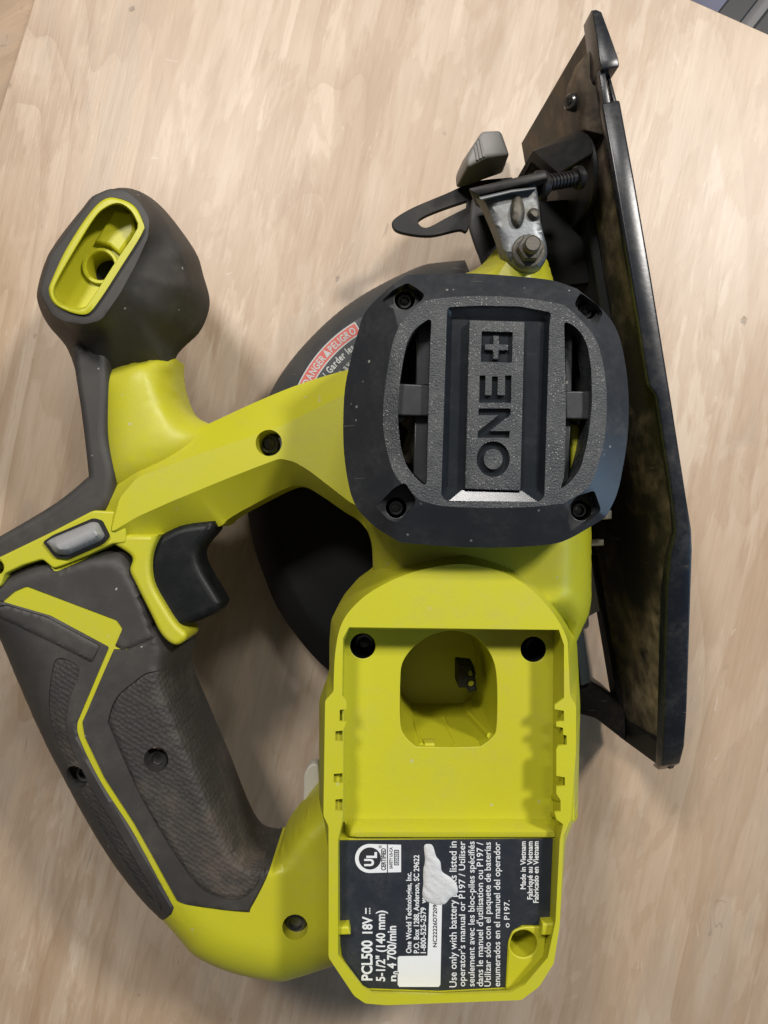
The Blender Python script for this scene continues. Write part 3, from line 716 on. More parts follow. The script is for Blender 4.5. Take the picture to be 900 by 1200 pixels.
# ------------------------------------------------------------------ saw: front handle beam
A_out = spline([(120, 575, 'c'), (150, 550, 'c'), (205, 512, 'c'), (246, 496, 'c'), (300, 471), (352, 450), (405, 434), (470, 420, 'c'), (470, 660, 'c'), (438, 650, 'c'), (434, 626, 'c'), (420, 610), (404, 600), (378, 582), (358, 571), (338, 571), (292, 594), (268, 608), (256, 617), (216, 622), (192, 634), (178, 650, 'c'), (156, 651, 'c'), (134, 637, 'c'), (108, 646, 'c'), (98, 640, 'c'), (110, 600, 'c')], 5)
A_beam = rounded([(130, 624), (160, 606), (200, 588), (268, 560), (304, 546), (328, 537), (345, 541), (363, 552), (412, 590), (445, 603), (445, 448), (404, 462), (328, 500), (228, 534), (160, 560), (140, 584)], 6)
hol = [(P(circ(315, 519, 15.5, 24), 104), 84)]
bm_ = relief([(P(A_out, 92), 92), (P(A_beam, 104), 104)], 1.1, holes=hol, g='lin', zbot=70, smooth=0, edge=0.8)
N_out = spline([(118, 430, 'c'), (206, 420, 'c'), (206, 438), (211, 462), (222, 484), (244, 496, 'c'), (262, 510, 'c'), (240, 545, 'c'), (150, 590, 'c'), (124, 580, 'c'), (121, 535), (118, 500), (117, 460)])
N_in = spline([(158, 425), (166, 423), (174, 425), (178, 470), (184, 505), (186, 525), (174, 535), (160, 530), (158, 500)])
nk = relief([(P(N_out, 84), 84), (P(N_in, 102.5), 102.5)], 1.6, g='round', zbot=70, smooth=12)
L_out = spline([(128, 626, 'c'), (188, 626, 'c'), (179, 652), (181, 682), (197, 712), (209, 730), (220, 741), (218, 750), (206, 755), (191, 743), (177, 716), (161, 684), (154, 668), (156, 652), (134, 637, 'c')])
S_out = [(-45, 673), (4, 652), (62, 624), (112, 598), (150, 600), (150, 636), (134, 637), (104, 651), (80, 661), (66, 666), (53, 655), (30, 662), (9, 672), (5, 686), (-12, 694), (-45, 702)]
bmesh_parts = [bm_[0], nk[0], plate(P(L_out, 99), 80, 102.2, 2.0, res=4), plate(P(rounded(S_out, 4), 100), 80, 102.8, 0.8, holes=[P(circ(-4, 665, 9, 16), 102)], res=4)]
beam = add_obj('front_beam', join(bmesh_parts), M_LIME)
screw(315, 520, 90, 4.2, beam)
screw(-4, 666, 92, 2.6, beam)
# dark overmould running up the outside to the front knob
B_out = spline([(86, 405, 'c'), (90, 440), (96, 480), (101, 520), (105, 558, 'c'), (67, 589), (0, 629), (-45, 655, 'c'), (-45, 690, 'c'), (7, 664), (116, 606), (136, 562), (128, 510), (130, 455), (128, 405, 'c')])
bm2 = [plate(P(B_out, 97), 68, 100.5, 3.2, res=5)]
add_obj('rubber_spine', bm2[0], M_RUB, beam)

# front knob
k_out = spline([(93, 452, 'c'), (87, 428), (77, 405), (56, 380), (45, 357), (44, 338), (56, 300), (82, 262), (112, 230), (143, 220), (167, 226), (187, 240), (207, 263), (230, 297), (238, 323), (245, 350), (242, 370), (232, 390), (213, 408), (204, 422), (206, 445, 'c'), (180, 450), (150, 455), (118, 466, 'c'), (104, 475, 'c')])
k_mid = rounded([(60, 366), (45, 340), (56, 298), (108, 229), (141, 219), (167, 225), (186, 248), (214, 296), (214, 336), (190, 370), (128, 399), (88, 391)], 6, 3)
k_rim = rounded([(60, 369), (46, 343), (58, 300), (110, 229), (128, 221), (148, 222), (165, 236), (176, 256), (174, 278), (160, 309), (140, 346), (119, 375), (98, 381), (74, 377)], 5, 3)
k_hole = spline([(57, 341), (64, 357), (84, 367), (102, 368), (116, 353), (142, 313), (167, 273), (168, 261), (158, 242), (140, 233), (123, 233), (104, 251), (78, 291), (61, 327)])
def loft(rings, c, n=120, sub=3):
    # rings: (photo outline, z); resampled by angle about c, smooth between rings
    R_ = []
    for pts, z in rings:
        pts = np.array(resample(pts, 1.0)); a = np.arctan2(pts[:, 1]-c[1], pts[:, 0]-c[0]); r = np.hypot(pts[:, 1]-c[1], pts[:, 0]-c[0])
        o = np.argsort(a); a = a[o]; r = r[o]; th = -math.pi+2*math.pi*np.arange(n)/n
        rr = np.interp(th, np.concatenate([a-2*math.pi, a, a+2*math.pi]), np.concatenate([r, r, r]))
        R_.append([(*U(c[0]+q*math.cos(t), c[1]+q*math.sin(t), z), z) for q, t in zip(rr, th)])
    R_ = np.array(R_); out = [R_[0]]
    for i in range(len(R_)-1):
        p0 = R_[max(i-1, 0)]; p1_ = R_[i]; p2_ = R_[i+1]; p3_ = R_[min(i+2, len(R_)-1)]
        for k in range(1, sub+1):
            t = k/sub; m1 = (p2_-p0)*0.25; m2 = (p3_-p1_)*0.25
            out.append((2*t**3-3*t**2+1)*p1_+(t**3-2*t**2+t)*m1+(-2*t**3+3*t**2)*p2_+(t**3-t**2)*m2)
    vs = [tuple(p) for ring in out for p in ring]; fs = []
    for i in range(len(out)-1):
        for k in range(n):
            kk = (k+1) % n; fs.append((i*n+k, i*n+kk, (i+1)*n+kk, (i+1)*n+k))
    me = bpy.data.meshes.new('lf'); me.from_pydata(vs, [], fs)
    bm = bmesh.new(); bm.from_mesh(me); bmesh.ops.recalc_face_normals(bm, faces=bm.faces); bm.to_mesh(me); bm.free()
    return me
def mixp(A, B, f, c=(125, 315)):
    return [(c[0]+(x-c[0])*f, c[1]+(y-c[1])*f) for x, y in A]
kc = (125, 312)
km = loft([(mixp(k_out, 0, 0.93), 60), (mixp(k_out, 0, 0.985), 72), (k_out, 84), (k_mid, 106), (k_rim, 119.5), (mixp(k_rim, 0, 0.985), 120.6), (mixp(k_hole, 0, 1.02), 121), (k_hole, 120.6), (k_hole, 112)], kc)
km_n = Vector((0, 0, 1))
knob = add_obj('front_knob', km, M_RUB, sharp=35)
k_in = spline([(65, 342), (72, 354), (87, 359), (100, 359), (109, 348), (134, 309), (159, 271), (159, 261), (151, 248), (138, 241), (123, 246), (110, 259), (87, 296), (69, 328)])
ins = loft([(mixp(k_hole, 0, 1.01), 112), (mixp(k_hole, 0, 1.0), 121.2), (mixp(k_hole, 0, 0.97), 122.2), (mixp(k_in, 0, 1.06), 122.2), (mixp(k_in, 0, 1.03), 121.4), (k_in, 104)], kc, sub=2)
insert = add_obj('knob_insert', ins, M_LIME, knob, sharp=40)
fl_hole = circ(118, 312, 17, 24)
add_obj('insert_floor', plate(P(k_hole, 110), 107, 110, 0.3, holes=[P(circ(118, 312, 17, 28), 110)]), M_LIME_IN, knob)
cx, cy = U(118, 312, 111)
rimm = lathe(cx, cy, [(6.9, 104), (6.9, 111.2), (6.6, 111.8), (5.7, 111.8), (5.3, 111.2), (5.3, 96), (5.2, 95)], 28)
add_obj('screw_tube', rimm, M_LIME_IN, knob)
add_obj('insert_wall', poly3([(112, 285), (136, 248), (158, 252), (160, 274), (142, 300), (130, 290)], 109, 113, 1.2), M_LIME_IN, knob)
add_obj('tube_shade_disc', lathe(cx, cy, [(5.35, 101), (5.3, 101.2)], 24), M_DARK, knob)  # black disc paints the darkness inside the lime tube

# ------------------------------------------------------------------ saw: main grip
G_out = spline([(-40, 690, 'c'), (-20, 690, 'c'), (60, 645, 'c'), (170, 630, 'c'), (200, 720), (219, 752), (214, 782), (234, 834), (261, 898), (280, 947), (292, 972), (304, 985), (321, 989, 'c'), (329, 987, 'c'), (338, 970), (378, 918, 'c'), (420, 900, 'c'), (420, 1115, 'c'), (384, 1126, 'c'), (350, 1137), (329, 1141), (275, 1131), (231, 1111), (212, 1090), (193, 1068), (169, 1044), (132, 996), (94, 932), (53, 853), (22, 780), (2, 728), (-12, 705)])
G_ridge = spline([(-20, 700), (60, 672), (140, 665), (180, 735), (180, 790), (200, 850), (225, 910), (248, 965), (280, 1010), (335, 1018), (360, 985), (420, 950, 'c'), (420, 1090, 'c'), (365, 1095), (330, 1108), (285, 1098), (250, 1082), (228, 1060), (190, 1018), (158, 970), (128, 912), (96, 850), (62, 780), (20, 720)])
R_panel = spline([(-40, 705, 'c'), (4, 676, 'c'), (52, 657), (68, 668), (80, 665), (104, 654), (134, 638), (168, 640, 'c'), (170, 668), (174, 690), (190, 722), (204, 738, 'c'), (186, 745, 'c'), (155, 758, 'c'), (147, 760, 'c'), (120, 745, 'c'), (40, 710, 'c'), (12, 712, 'c'), (-40, 720, 'c')], 4)
R_wedge = rounded([(12, 703), (26, 691), (40, 685), (143, 724), (150, 734), (142, 752), (109.5, 829), (104, 841), (107, 858), (129.5, 905), (163.5, 957), (186.5, 998), (213, 1047), (240, 1056), (216, 1075), (208, 1057), (181, 1004), (158, 961), (124, 909), (101, 860), (98, 841), (103, 829), (134, 755), (67, 719)], 2, 2)
R_back = spline([(-30, 698, 'c'), (12, 700, 'c'), (67, 715, 'c'), (140, 752, 'c'), (107, 829), (101, 841), (104, 860), (127, 907), (161, 959), (184, 1001), (210, 1052, 'c'), (206, 1062, 'c'), (180, 1090, 'c'), (100, 1000, 'c'), (20, 860, 'c'), (-30, 740, 'c')], 5)
R_front = spline([(140, 757, 'c'), (155, 757.5, 'c'), (186, 744.5, 'c'), (204, 737, 'c'), (222, 745, 'c'), (250, 753, 'c'), (240, 800, 'c'), (300, 950, 'c'), (322, 980, 'c'), (321, 990, 'c'), (318, 1013), (298, 1053), (289, 1059), (224, 1051), (208, 1048, 'c'), (184, 1000), (161, 958), (127, 906), (104, 859), (101, 841), (106, 829)], 5)
R_pad = spline([(144, 812), (164, 794), (182, 783), (213, 782, 'c'), (218, 790), (238, 840), (264, 905), (284, 955), (300, 985), (309, 1010), (302, 1030), (284, 1043), (262, 1041), (240, 1030), (213, 995), (173, 928), (138, 850), (135, 836)], 5)
R_ridge = rounded([(8, 708), (20, 705), (67, 719), (128, 752), (118, 772), (70, 748), (30, 729), (10, 722)], 3)
R_tex = spline([(84, 764), (108, 776), (98, 808), (93, 838), (98, 864), (121, 912), (152, 960), (178, 1006), (198, 1044), (190, 1050), (158, 1004), (128, 958), (104, 915), (82, 868), (72, 825), (76, 786)])
hol = [(P(circ(184, 889, 14.5, 20), 100), 88), (P(circ(98, 904, 14.5, 20), 90), 82), (P(circ(346, 1085, 15, 20), 100), 88)]
gm_ = relief([(P(G_out, 78), 78), (P(G_ridge, 101), 101)], 1.2, holes=hol, g='round', zbot=62, smooth=3,
             regions=[(P(R_panel, 97), 0.5), (P(R_back, 92), 0.6), (P(R_front, 94), 0.7), (P(R_pad, 94), 0.25), (P(R_ridge, 92), 0.4), (P(R_tex, 88), 0.0), (P(R_wedge, 95), 0.0)])
grip = add_obj('main_handle', gm_[0], M_LIME)
for nm, me, m in (('side_panel', gm_[1], M_RUB), ('rear_grip', gm_[2], M_RUB), ('front_grip', gm_[3], M_RUB), ('palm_pad', gm_[4], M_PAD), ('grip_ridge', gm_[5], M_RUB), ('textured_strip', gm_[6], M_PAD), ('lime_stripe', gm_[7], M_LIME)):
    if me: add_obj(nm, me, m, grip)
screw(184, 891, 95, 4.2, grip); screw(99, 906, 89, 3.9, grip); screw(346, 1083, 95, 4.4, grip)
ridge = plate(P([(30, 726), (34, 722), (128, 764), (112, 800), (108, 800), (122, 768)], 99), 97.0, 98.4, 0.6)

# trigger
T_out = spline([(165, 640, 'c'), (178, 636), (216, 616), (256, 610, 'c'), (257, 620), (241, 640), (239, 652), (245, 668), (263, 698), (265, 706), (256, 717), (213, 734, 'c'), (196, 712), (180, 680)])
T_in = [(184, 648), (220, 628), (246, 622), (230, 644), (228, 655), (234, 674), (252, 704), (216, 722), (204, 708), (190, 678)]
add_obj('trigger', plate(P(T_out, 88), 79, 98, 3.2, res=5), M_TRIG)
# lock off button
b_out = rounded([(54, 635), (62, 630), (108, 611), (116, 612), (124, 628), (119, 634), (80, 651), (67, 650)], 3)
b_in = rounded([(66, 640), (110, 620), (115, 627), (80, 643), (70, 644)], 2)
bt = relief([(P(b_out, 104), 104), (P(b_in, 109), 109)], 1.2, g='soft', zbot=98, smooth=1)
add_obj('lock_off_button', bt[0], M_GREY)
add_obj('button_seal', plate(P(rounded([(50, 635), (62, 627), (109, 607), (119, 610), (128, 628), (121, 637), (80, 655), (64, 653)], 3), 104.2), 100, 104.4, 0.2), M_DARK, beam)

# ------------------------------------------------------------------ saw: battery mount
ZR, ZF, ZLAB = 132, 117, 124
m_low = [(386, 752), (388, 726), (398, 708), (416, 687), (434, 674), (450, 655), (540, 630), (630, 665), (676, 752), (680, 826), (677, 960), (664, 970), (656, 1084), (649, 1126), (632, 1152), (610, 1166), (453, 1172), (428, 1170), (415, 1160), (384, 1120), (384, 970), (374, 940), (374, 820), (386, 786)]
m_rim = spline([(391, 800, 'c'), (393, 764), (400, 732), (416, 709), (442, 689), (483, 671), (537, 661), (584, 669), (619, 688), (650, 721), (667, 758), (668, 800, 'c')], 6)[:60]+[(668, 816), (675, 826), (675, 880), (669, 962), (661, 970), (656, 1084), (649, 1129), (632, 1156), (611, 1172), (453, 1178), (428, 1176), (415, 1167), (385, 1122), (385, 968), (379, 956), (381, 821), (391, 810)]
tray = [(409, 735), (655, 738), (661, 756), (661, 818), (650, 826), (650, 831), (661, 833), (661, 845), (652, 846), (652, 851), (660, 853), (660, 861), (664, 862), (664, 873), (654, 874), (652, 878), (652, 909), (662, 911), (662, 921), (652, 922), (652, 930), (657, 938), (657, 951), (650, 952), (652, 960), (660, 966), (656, 984), (651, 1080), (642, 1122), (615, 1154), (598, 1163), (515, 1166), (436, 1164), (425, 1157), (396, 1119), (396, 985), (401, 962), (402, 951), (393, 950), (393, 937), (402, 936), (402, 918), (391, 917), (391, 907), (402, 906), (402, 869), (393, 868), (393, 857), (402, 856), (406, 846), (398, 845), (398, 832), (406, 831), (406, 821), (401, 815), (402, 748)]
mm_ = relief([(P(rounded(m_low, 5), 98), 98), (P(rounded(m_rim, 3), ZR), ZR)], 2.0, holes=[(P(tray, ZR), ZR-1.2)], g='lin', zbot=60, smooth=0, ruled=True, bottom=False)
mount = add_obj('battery_mount', mm_[0], M_LIME, sharp=40)
tray_low = [(410, 737), (650, 739), (648, 760), (648, 818), (648, 965), (648, 984), (644, 1080), (634, 1120), (606, 1150), (592, 1158), (515, 1162), (432, 1159), (421, 1153), (399, 1119), (398, 985), (403, 960), (403, 815), (404, 752)]
trz = [ZF]*5+[ZLAB-1]*10+[ZF]*3
def fillwall():
    # sloped inner wall from the rim loop down to the floor loop
    vt = [(*U(x, y, ZR-1.0), ZR-1.0) for x, y in tray_hi]; vb = [(*U(x, y, z), z) for (x, y), z in zip(tray_low, trz)]
    n = len(vt); return vt, vb, n
tray_hi = [(409, 735), (655, 738), (661, 756), (661, 818), (660, 965), (656, 984), (651, 1080), (642, 1122), (615, 1154), (598, 1163), (515, 1166), (436, 1164), (425, 1157), (396, 1119), (396, 985), (401, 960), (401, 815), (402, 748)]
vt, vb, n = fillwall()
wm = bpy.data.meshes.new('w'); wm.from_pydata(vt+vb, [], [((i+1) % n, i, n+i, n+(i+1) % n) for i in range(n)])
add_obj('tray_wall', wm, M_LIME, mount, sharp=40)
def ins_px(pts, z_from, z_to): return [((x-450)*(H-z_from)/(H-z_to)+450, (y-600)*(H-z_from)/(H-z_to)+600) for x, y in pts]
# rim bead: raised rounded lip following the tray opening
stem = spline([(469, 800), (472, 776), (487, 756), (508, 743), (533, 739), (558, 747), (575, 767), (582, 795), (582, 849), (577, 864), (563, 875, 'c'), (528, 876), (487, 875, 'c'), (474, 862), (469, 846)])
hA, hB, hC = circ(425, 757, 15, 24), circ(625, 761, 15, 24), circ(613, 1105, 16, 24)
trayw = P(tray, ZR)
fl_poly = P([(400, 735), (652, 735), (652, 975), (400, 975)], ZF)
floor_me = plate(fl_poly, ZF-4, ZF, 0.2, holes=[P(stem, ZF), P(hA, ZF), P(hB, ZF)])
add_obj('tray_floor', floor_me, M_LIME, mount)
# wall round the terminal well
def tube(poly_t, zt, poly_b, zb, cap=True):
    n = len(poly_t); vs = [(*p, zt) for p in poly_t]+[(*p, zb) for p in poly_b]
    fs = [(i, (i+1) % n, n+(i+1) % n, n+i) for i in range(n)]
    if cap: fs.append(tuple(range(n, 2*n)))
    me = bpy.data.meshes.new('tb'); me.from_pydata(vs, [], fs); return me
sw = P(stem, ZF); scn = np.mean(np.array(sw), 0)
add_obj('terminal_well', tube(sw, ZF-0.5, [tuple(scn+(np.array(p)-scn)*0.93) for p in sw], 56), M_LIME_IN, mount)
def wpt(x, y, z): return (*U(x, y, z), z)
for (x0, y0, x1, y1) in ((484, 842, 494, 874), (520, 842, 534, 876), (550, 836, 574, 862)):
    add_obj('guide_rib', rod(wpt(x0, y0, 78), wpt(x1, y1, ZF-3), 1.1, 1.1, 8), M_LIME_IN, mount)
term = add_obj('terminal_block', plate(P(rounded([(537, 778), (556, 780), (559, 810), (549, 812), (547, 806), (537, 806)], 2), 92), 76, 92, 0.6, holes=[P(circ(552, 789, 4.0, 12), 92), P(circ(552, 801, 4.0, 12), 92)]), M_DARK, mount)
for y in (789, 801): 
    cx, cy = U(552, y, 90); add_obj('contact', lathe(cx, cy, [(1.6, 76), (1.6, 90), (1.2, 90.5)], 12), M_LIME_IN, mount)
add_obj('well_step', poly3([(497, 868), (509, 868), (509, 879), (497, 879)], ZF-9, ZF-2, 0.5), M_LIME, mount)
for h, dz in ((hA, 34), (hB, 34)):
    hw = P(h, ZF); c = np.mean(np.array(hw), 0)
    add_obj('screw_well', tube(hw, ZF-0.3, [tuple(c+(np.array(p)-c)*0.97) for p in hw], ZF-dz), M_LIME_IN if dz < 20 else M_BLK, mount)
for x, y in ((425, 757), (625, 761)): screw(x+2, y-3, ZF-22, 4.2, mount)
# ridge between tray and label, label bed, corner boss
rg = relief([(P([(402, 963), (660, 963), (660, 986), (402, 986)], 120), ZF), (P([(412, 971), (650, 971), (650, 981), (410, 981)], 125), ZLAB+1.2)], 1.6, g='smooth', zbot=ZF-2, smooth=1)
add_obj('tray_ridge', rg[0], M_LIME, mount)
lab_px = [(398, 985), (648, 983), (644, 1080), (634, 1084), (612, 1084), (600, 1092), (595, 1104), (592, 1157), (515, 1161), (432, 1158), (420, 1152), (401, 1120), (398, 1098)]
bed_px = [(396, 982), (650, 981), (646, 1082), (637, 1124), (614, 1155), (598, 1164), (455, 1170), (436, 1167), (424, 1160), (395, 1118)]
add_obj('label_bed', plate(P(bed_px, ZLAB-1), ZF-2, ZLAB-0.6, 0.3, holes=[P(circ(613, 1105, 16, 24), ZLAB-0.6)]), M_LIME, mount)
hw = P(hC, ZLAB-0.6); c = np.mean(np.array(hw), 0)
add_obj('corner_hole', tube(hw, ZLAB-0.9, [tuple(c+(np.array(p)-c)*0.97) for p in hw], ZLAB-14), M_LIME_IN, mount)
add_obj('corner_boss', plate(P(rounded([(595, 1104), (600, 1090), (613, 1085), (640, 1085), (637, 1124), (614, 1155), (592, 1160)], 5), ZLAB), ZLAB-0.8, ZLAB+0.7, 0.5, holes=[P(circ(613, 1105, 16, 24), ZLAB)]), M_LIME, mount)
for pts in ([(394, 1082), (409, 1081), (411, 1091), (394, 1092)], [(634, 1078), (652, 1077), (648, 1092), (632, 1092)]):
    add_obj('corner_tab', poly3(pts, ZLAB-1, ZLAB+4.5, 0.8), M_LIME, mount)
# latch rails with their notches
for pts in ([(388, 824), (404, 824), (404, 958), (388, 958)], [(658, 826), (670, 826), (670, 956), (658, 956)]):
    add_obj('rail_bed', plate(P(pts, ZR-7), ZR-8, ZR-2.6, 0.3), M_LIME, mount)
for x, y, w, h in ((649, 828, 10, 6), (648, 846, 9, 6), (646, 930, 12, 7), (645, 950, 12, 7)):
    add_obj('latch_rib', bevel_mesh(prism3([wpt(x, y, ZF+1), wpt(x+w, y+4, ZR-2), wpt(x+w, y+h+4, ZR-2), wpt(x, y+h, ZF+1)], [wpt(x, y, ZF-1), wpt(x+w, y+4, ZF-1), wpt(x+w, y+h+4, ZF-1), wpt(x, y+h, ZF-1)]), 0.4, 1), M_LIME, mount)

# ------------------------------------------------------------------ rating label and its print
ZT = ZLAB
label = add_obj('rating_label', plate(P(lab_px, ZLAB), ZLAB-0.5, ZLAB, 0.1), M_LABEL)
zt_ = ZLAB+0.12
def print_(name, meshes, m): return add_obj(name, join(meshes), m, label, sharp=None)
W = []
W += [vtext('PCL500', 424, 436, 1149, 1102, zt_, 0.03), vtext('18V', 425, 436, 1094, 1074, zt_, 0.03), vtext('5-1/2" (140 mm)', 441, 451, 1150, 1067, zt_, 0.025), vtext('n', 456, 464, 1150, 1143, zt_, 0.03), vtext('0', 461, 467, 1142, 1138, zt_, 0.03), vtext('4 700/min', 454, 464, 1135, 1085, zt_, 0.025)]
def bar(x0, y0, x1, y1, z=None): return sheet(P([(x0, y0), (x1, y0), (x1, y1), (x0, y1)], z or zt_), z or zt_)
W += [bar(428, 1064, 429.6, 1071)]+[bar(432.5, y, 434, y+1.7) for y in (1064, 1066.7, 1069.4)]
print_('model_lettering', W, M_WHITE)
print_('address_lettering', [vtext('One World Technologies, Inc.', 476, 482, 1117, 1022, zt_, 0.02), vtext('P.O. Box 1288, Anderson, SC 29622', 485, 491, 1117, 1002, zt_, 0.02), vtext('1-800-525-2579  w', 493, 499, 1117, 1052, zt_, 0.02)], M_WHITE)
B = [('Use only with battery packs listed in', 526, 535, 1157, 986), ("operator's manual or P197 / Utiliser", 537, 545, 1156, 986), ('seulement avec les bloc-piles spécifiés', 548, 556, 1156, 986), ("dans le manuel d'utilisation ou P197 /", 558, 566, 1156, 987), ('Utilizar sólo con el paquete de baterías', 567, 575, 1156, 987), ('enumerados en el manuel del operador', 578, 586, 1156, 987), ('o P197.', 590, 597, 1087, 1055)]
print_('battery_note_lettering', [vtext(s, a+0.7, b, c, d, zt_, 0.008) for s, a, b, c, d in B], M_WHITE)
print_('origin_lettering', [vtext('Made in Vietnam', 610, 616, 1042, 986, zt_, 0.02), vtext('Fabriqué au Vietnam', 618, 624, 1054, 986, zt_, 0.02), vtext('Fabricado en Vietnam', 625, 631, 1058, 986, zt_, 0.02)], M_WHITE)
badge = [(470, 990), (470, 1022), (434, 1023)]+[(433+17*math.cos(a), 1006+17*math.sin(a)) for a in np.linspace(math.pi/2, 3*math.pi/2, 16)]+[(434, 989)]
print_('certification_badge', [sheet(P(badge, zt_), zt_)], M_WHITE)
z2 = zt_+0.12
print_('badge_print', [sheet(P(circ(433.5, 1006, 13, 28), z2), z2), bar(453.6, 989.5, 454.6, 1022.5, z2), vtext('CERTIFIED', 447, 452, 1020, 994, z2, 0.03), vtext('SAFETY US-CA', 456.5, 460, 1018, 993, z2, 0.02), bar(462, 996, 467.5, 1014, z2), vtext('®', 444, 447.5, 994, 990.5, z2, 0.0)], M_INK)
z3 = z2+0.12
print_('badge_lettering', [vtext('U', 427.5, 437.5, 1015, 1006.5, z3, 0.05), vtext('L', 430, 441, 1005.5, 998.5, z3, 0.05), vtext('E205053', 463, 466.6, 1013, 997, z3, 0.02)], M_WHITE)
print_('serial_sticker', [sheet(P([(466, 1122), (468, 1120.5), (501, 1120), (503, 1058), (518, 1058), (516, 1154), (514, 1156.5), (468, 1156.5), (466, 1154)], zt_), zt_)], M_WHITE)
print_('serial_lettering', [vtext('NC22226D7209', 507.5, 512, 1110, 1060, z2, 0.02)], M_INK)
# dried white paint smear
sm = spline([(497, 992), (501, 989), (507, 991), (511, 1003), (516, 1010), (518, 1021), (528, 1028), (535, 1036), (536, 1046), (528, 1052), (521, 1059), (512, 1060), (500, 1056), (495, 1049), (496, 1036), (496, 1020), (498, 1008)])
smi = [(513+(x-513)*0.45, 1032+(y-1032)*0.55) for x, y in sm]
pn = np.random.rand(64, 4)
def lump(pts):
    r = np.zeros(len(pts))
    for a, b, c, d in pn[:24]: r += 0.10*np.sin(pts[:, 0]*(0.6+1.6*a)+pts[:, 1]*(0.9+1.5*b)+c*6.28)
    return r
add_obj('paint_smear', relief([(P(sm, ZLAB), ZLAB+0.2), (P(smi, ZLAB+0.8), ZLAB+0.8)], 0.7, g='round', zbot=ZLAB-0.2, smooth=0, add=lambda p: 0.16*lump(p))[0], M_PAINT)

# ------------------------------------------------------------------ motor end cap
c_out = spline([(431, 358), (476, 323, 'c'), (515, 321), (555, 321), (600, 324), (646, 329), (676, 339, 'c'), (706, 364), (723, 389), (732, 425), (736, 465), (735, 510), (729, 550), (722, 580), (709, 607, 'c'), (668, 632), (640, 639), (590, 642), (530, 641), (470, 636, 'c'), (440, 618), (416, 592), (406, 560), (401, 515), (402, 460), (408, 425), (418, 388)])
c_top = spline([(466, 386), (498, 352, 'c'), (530, 348), (570, 347), (620, 350), (660, 357, 'c'), (680, 374), (700, 402), (709, 440), (711, 480), (708, 515), (700, 548), (688, 572), (660, 590, 'c'), (620, 594), (570, 595), (520, 593), (492, 586, 'c'), (464, 558), (452, 520), (449, 486), (453, 440)])
recess = rounded([(524, 360), (560, 358), (610, 359), (646, 366), (644, 380), (638, 582), (632, 588), (526, 588), (517, 582)], 4)
slotsL = [[(506, 371), (504, 409), (502, 490), (500, 571), (488, 561), (476, 546), (469, 522), (466, 488), (468, 452), (472, 424), (477, 400), (486, 385)]]
slotsR = [[(661, 376), (672, 381), (682, 391), (689, 406), (693, 432), (694, 470), (691, 500), (688, 520), (680, 551), (666, 567), (656, 574), (661, 560), (663, 492), (663, 460)]]
pk = []
for (cx, cy, quad_) in ((474, 353, [(447, 352), (462, 340), (477, 333), (487, 340), (497, 350), (493, 358), (474, 371), (463, 366), (456, 362)]),
                      (686, 365, [(680, 344), (700, 358), (706, 367), (697, 383), (688, 381), (672, 366), (670, 360), (675, 350)]),
                      (464, 595, [(440, 594), (462, 572), (474, 566), (487, 586), (484, 594), (466, 613), (455, 609)]),
                      (679, 598, [(662, 594), (670, 582), (692, 575), (703, 598), (690, 610), (670, 624), (664, 610)])):
    pk.append((cx, cy, rounded(quad_, 4)))
ZC = 156
xL, yB = U(460, 600, 152)
def cap_drop(p): return -0.50*np.clip(xL-p[:, 0], 0, 20)-0.30*np.clip(yB-p[:, 1], 0, 20)
cm = relief([(P(c_out, 150), 150.5), (P(c_top, ZC), ZC)], 1.9, holes=[(P(recess, ZC), ZC-4), (P(rounded(slotsL[0], 9), ZC), ZC-14), (P(rounded(slotsR[0], 9), ZC), ZC-14)]+[(P(q, 150), 144) for _, _, q in pk], g='lin', zbot=128, smooth=0, ruled=True, bottom=False, add=cap_drop,
            regions=[(P([(450+(x-450)*1.0, y) for x, y in c_top], ZC), 0.0)], groove=0.0)
cap = add_obj('motor_cap', cm[0], M_CAP, sharp=28)
add_obj('cap_face', cm[1], M_CAPTEX, cap, sharp=28)
for cx, cy, q in pk:
    c = np.mean(np.array(P(q, 150)), 0)
    add_obj('screw_pocket', plate([tuple(c+(np.array(p)-c)*1.02) for p in P(q, 150)], 139, 146.5, 0.2, holes=[P(circ(cx, cy, 12, 20), 144)]), M_CAP, cap)
    add_obj('screw_bore', tube(P(circ(cx, cy, 12, 20), 146.5), 146.1, P(circ(cx, cy, 12, 20), 146.5), 134), M_BLK, cap)
    screw(cx, cy, 144.5, 2.6, cap)
for pts in ([(462, 451), (505, 453), (504, 489), (462, 488)], [(660, 460), (696, 460), (695, 493), (660, 492)]):
    add_obj('vent_bridge', poly3(pts, ZC-10, ZC-3.6, 0.5), M_CAP, cap)
for pts in ([(489, 380), (505, 372), (503, 453), (487, 453)], [(486, 488), (503, 488), (500, 571), (484, 556)], [(660, 378), (669, 386), (668, 461), (660, 461)], [(660, 492), (667, 492), (664, 566), (656, 574)]):
    add_obj('vent_rib', poly3(pts, ZC-13, ZC-7.5, 0.4), M_CAP, cap)
# recessed panel: smooth floor with sloped ends
fl_p = [(532, 372), (636, 374), (630, 574), (526, 572)]
pan = relief([(P(recess, ZC-0.3), ZC-0.4), (P([(530, 374), (638, 377), (630, 572), (525, 571)], ZC-3.4), ZC-3.6)], 1.6, g='lin', zbot=ZC-8, smooth=0)
panel = add_obj('recess_panel', pan[0], M_GLOSS, cap, sharp=15)
bs_t = [(526, 587), (630, 588), (612, 575.5), (541, 574.5)]
bz = [ZC+0.05, ZC+0.05, ZC-1.15, ZC-1.15]
bw = [(*U(x, y, z), z) for (x, y), z in zip(bs_t, bz)]
add_obj('bevel_strip', prism3(bw, [(x, y, ZC-4) for x, y, z in bw]), M_GLOSS, cap, sharp=10)
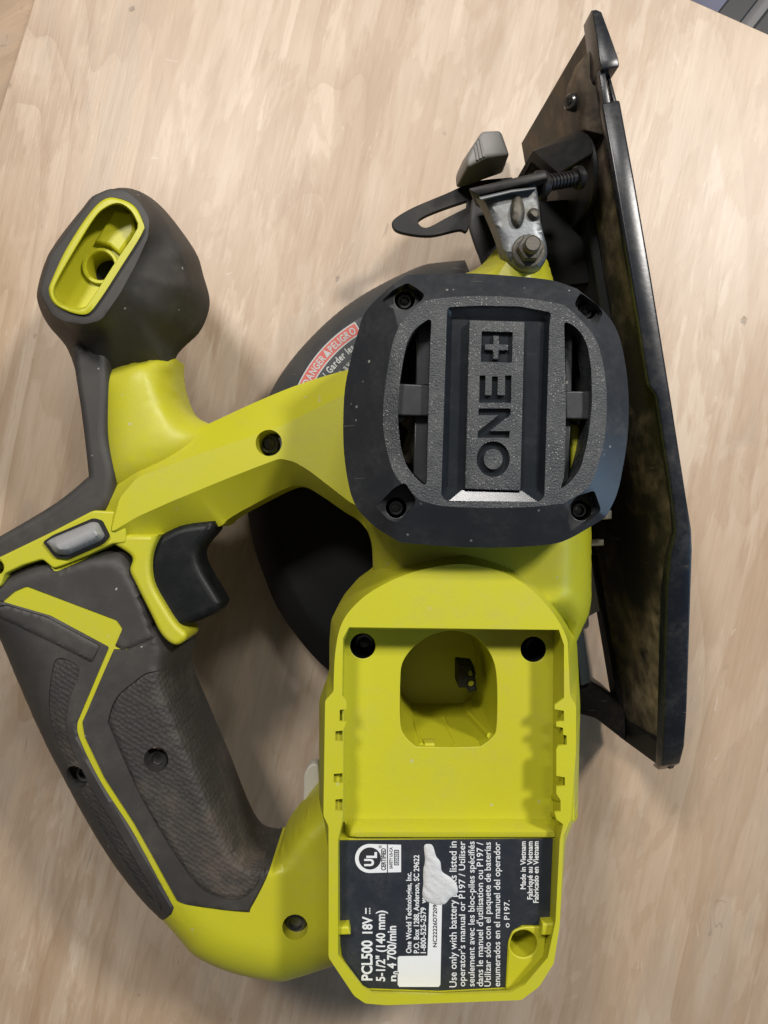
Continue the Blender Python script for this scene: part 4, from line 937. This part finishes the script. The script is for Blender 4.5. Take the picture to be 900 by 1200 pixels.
# raised name plate with the engraved name
zp = ZC+0.1
pl = plate(P([(550, 375), (615, 377), (610, 575), (545, 573)], zp), ZC-4.2, zp, 0.25)
def engr(pts): return plate(P(pts, zp), zp-2.0, zp+2, 0.0)
def rot(pts): return pts
cut = []
cut.append(plate(P([(564.5, 388), (601, 389), (600, 425), (563.5, 424)], zp), zp-2.0, zp+2, 0.01))
cut.append(plate(P([(562, 440), (569, 440), (568.5, 463), (576, 463), (576.5, 441), (583.5, 441), (583, 463), (591.5, 463), (592, 440), (599.5, 440), (599, 472), (561.5, 472)], zp), zp-2.0, zp+2, 0.01))
cut.append(plate(P([(561, 478.5), (598.5, 478.5), (598.5, 486), (574, 505), (597.5, 505), (597, 513), (559.5, 513), (560, 505.5), (584, 486.5), (560.5, 486.5)], zp), zp-2.0, zp+2, 0.01))
cut.append(plate(P(circ(578, 538, 19.5, 32, 21), zp), zp-2.0, zp+2, 0.01, holes=[P(circ(578, 538, 11, 24, 12), zp)]))
cut_floor = [[(564.5, 388), (601, 389), (600, 425), (563.5, 424)], [(561.5, 440), (600, 440), (599, 472), (561.5, 472)], [(559.5, 478.5), (598.5, 478.5), (597, 513), (559.5, 513)], circ(578, 538, 19.5, 32, 21)]
def boolean(me, cutters):
    o = bpy.data.objects.new('a', me); COL.objects.link(o); tmp = []
    for c in cutters:
        q = bpy.data.objects.new('b', c); COL.objects.link(q); tmp.append(q)
        for mm in (c, me):
            b = bmesh.new(); b.from_mesh(mm); bmesh.ops.remove_doubles(b, verts=b.verts, dist=1e-4); bmesh.ops.recalc_face_normals(b, faces=b.faces); b.to_mesh(mm); b.free()
        md = o.modifiers.new('x', 'BOOLEAN'); md.operation = 'DIFFERENCE'; md.object = q; md.solver = 'EXACT'
    dg = bpy.context.evaluated_depsgraph_get(); r = bpy.data.meshes.new_from_object(o.evaluated_get(dg))
    for q in tmp: bpy.data.objects.remove(q)
    bpy.data.objects.remove(o); return r
np_ = add_obj('name_plate', boolean(pl, cut), M_CAPTEX, cap, sharp=20)
cross = plate(P([(578, 393), (585, 393), (585, 403), (596, 403.5), (596, 410.5), (585, 410.5), (584.5, 421), (577.5, 421), (578, 410.5), (568, 410), (568, 403), (578, 403)], zp), zp-2.2, zp-0.15, 0.3)
for q in cut_floor: add_obj('engraved_floor', sheet(P(q, zp-1.95), zp-1.93), M_GLOSS, cap, sharp=None)
add_obj('plus_sign', cross, M_CAPTEX, cap)
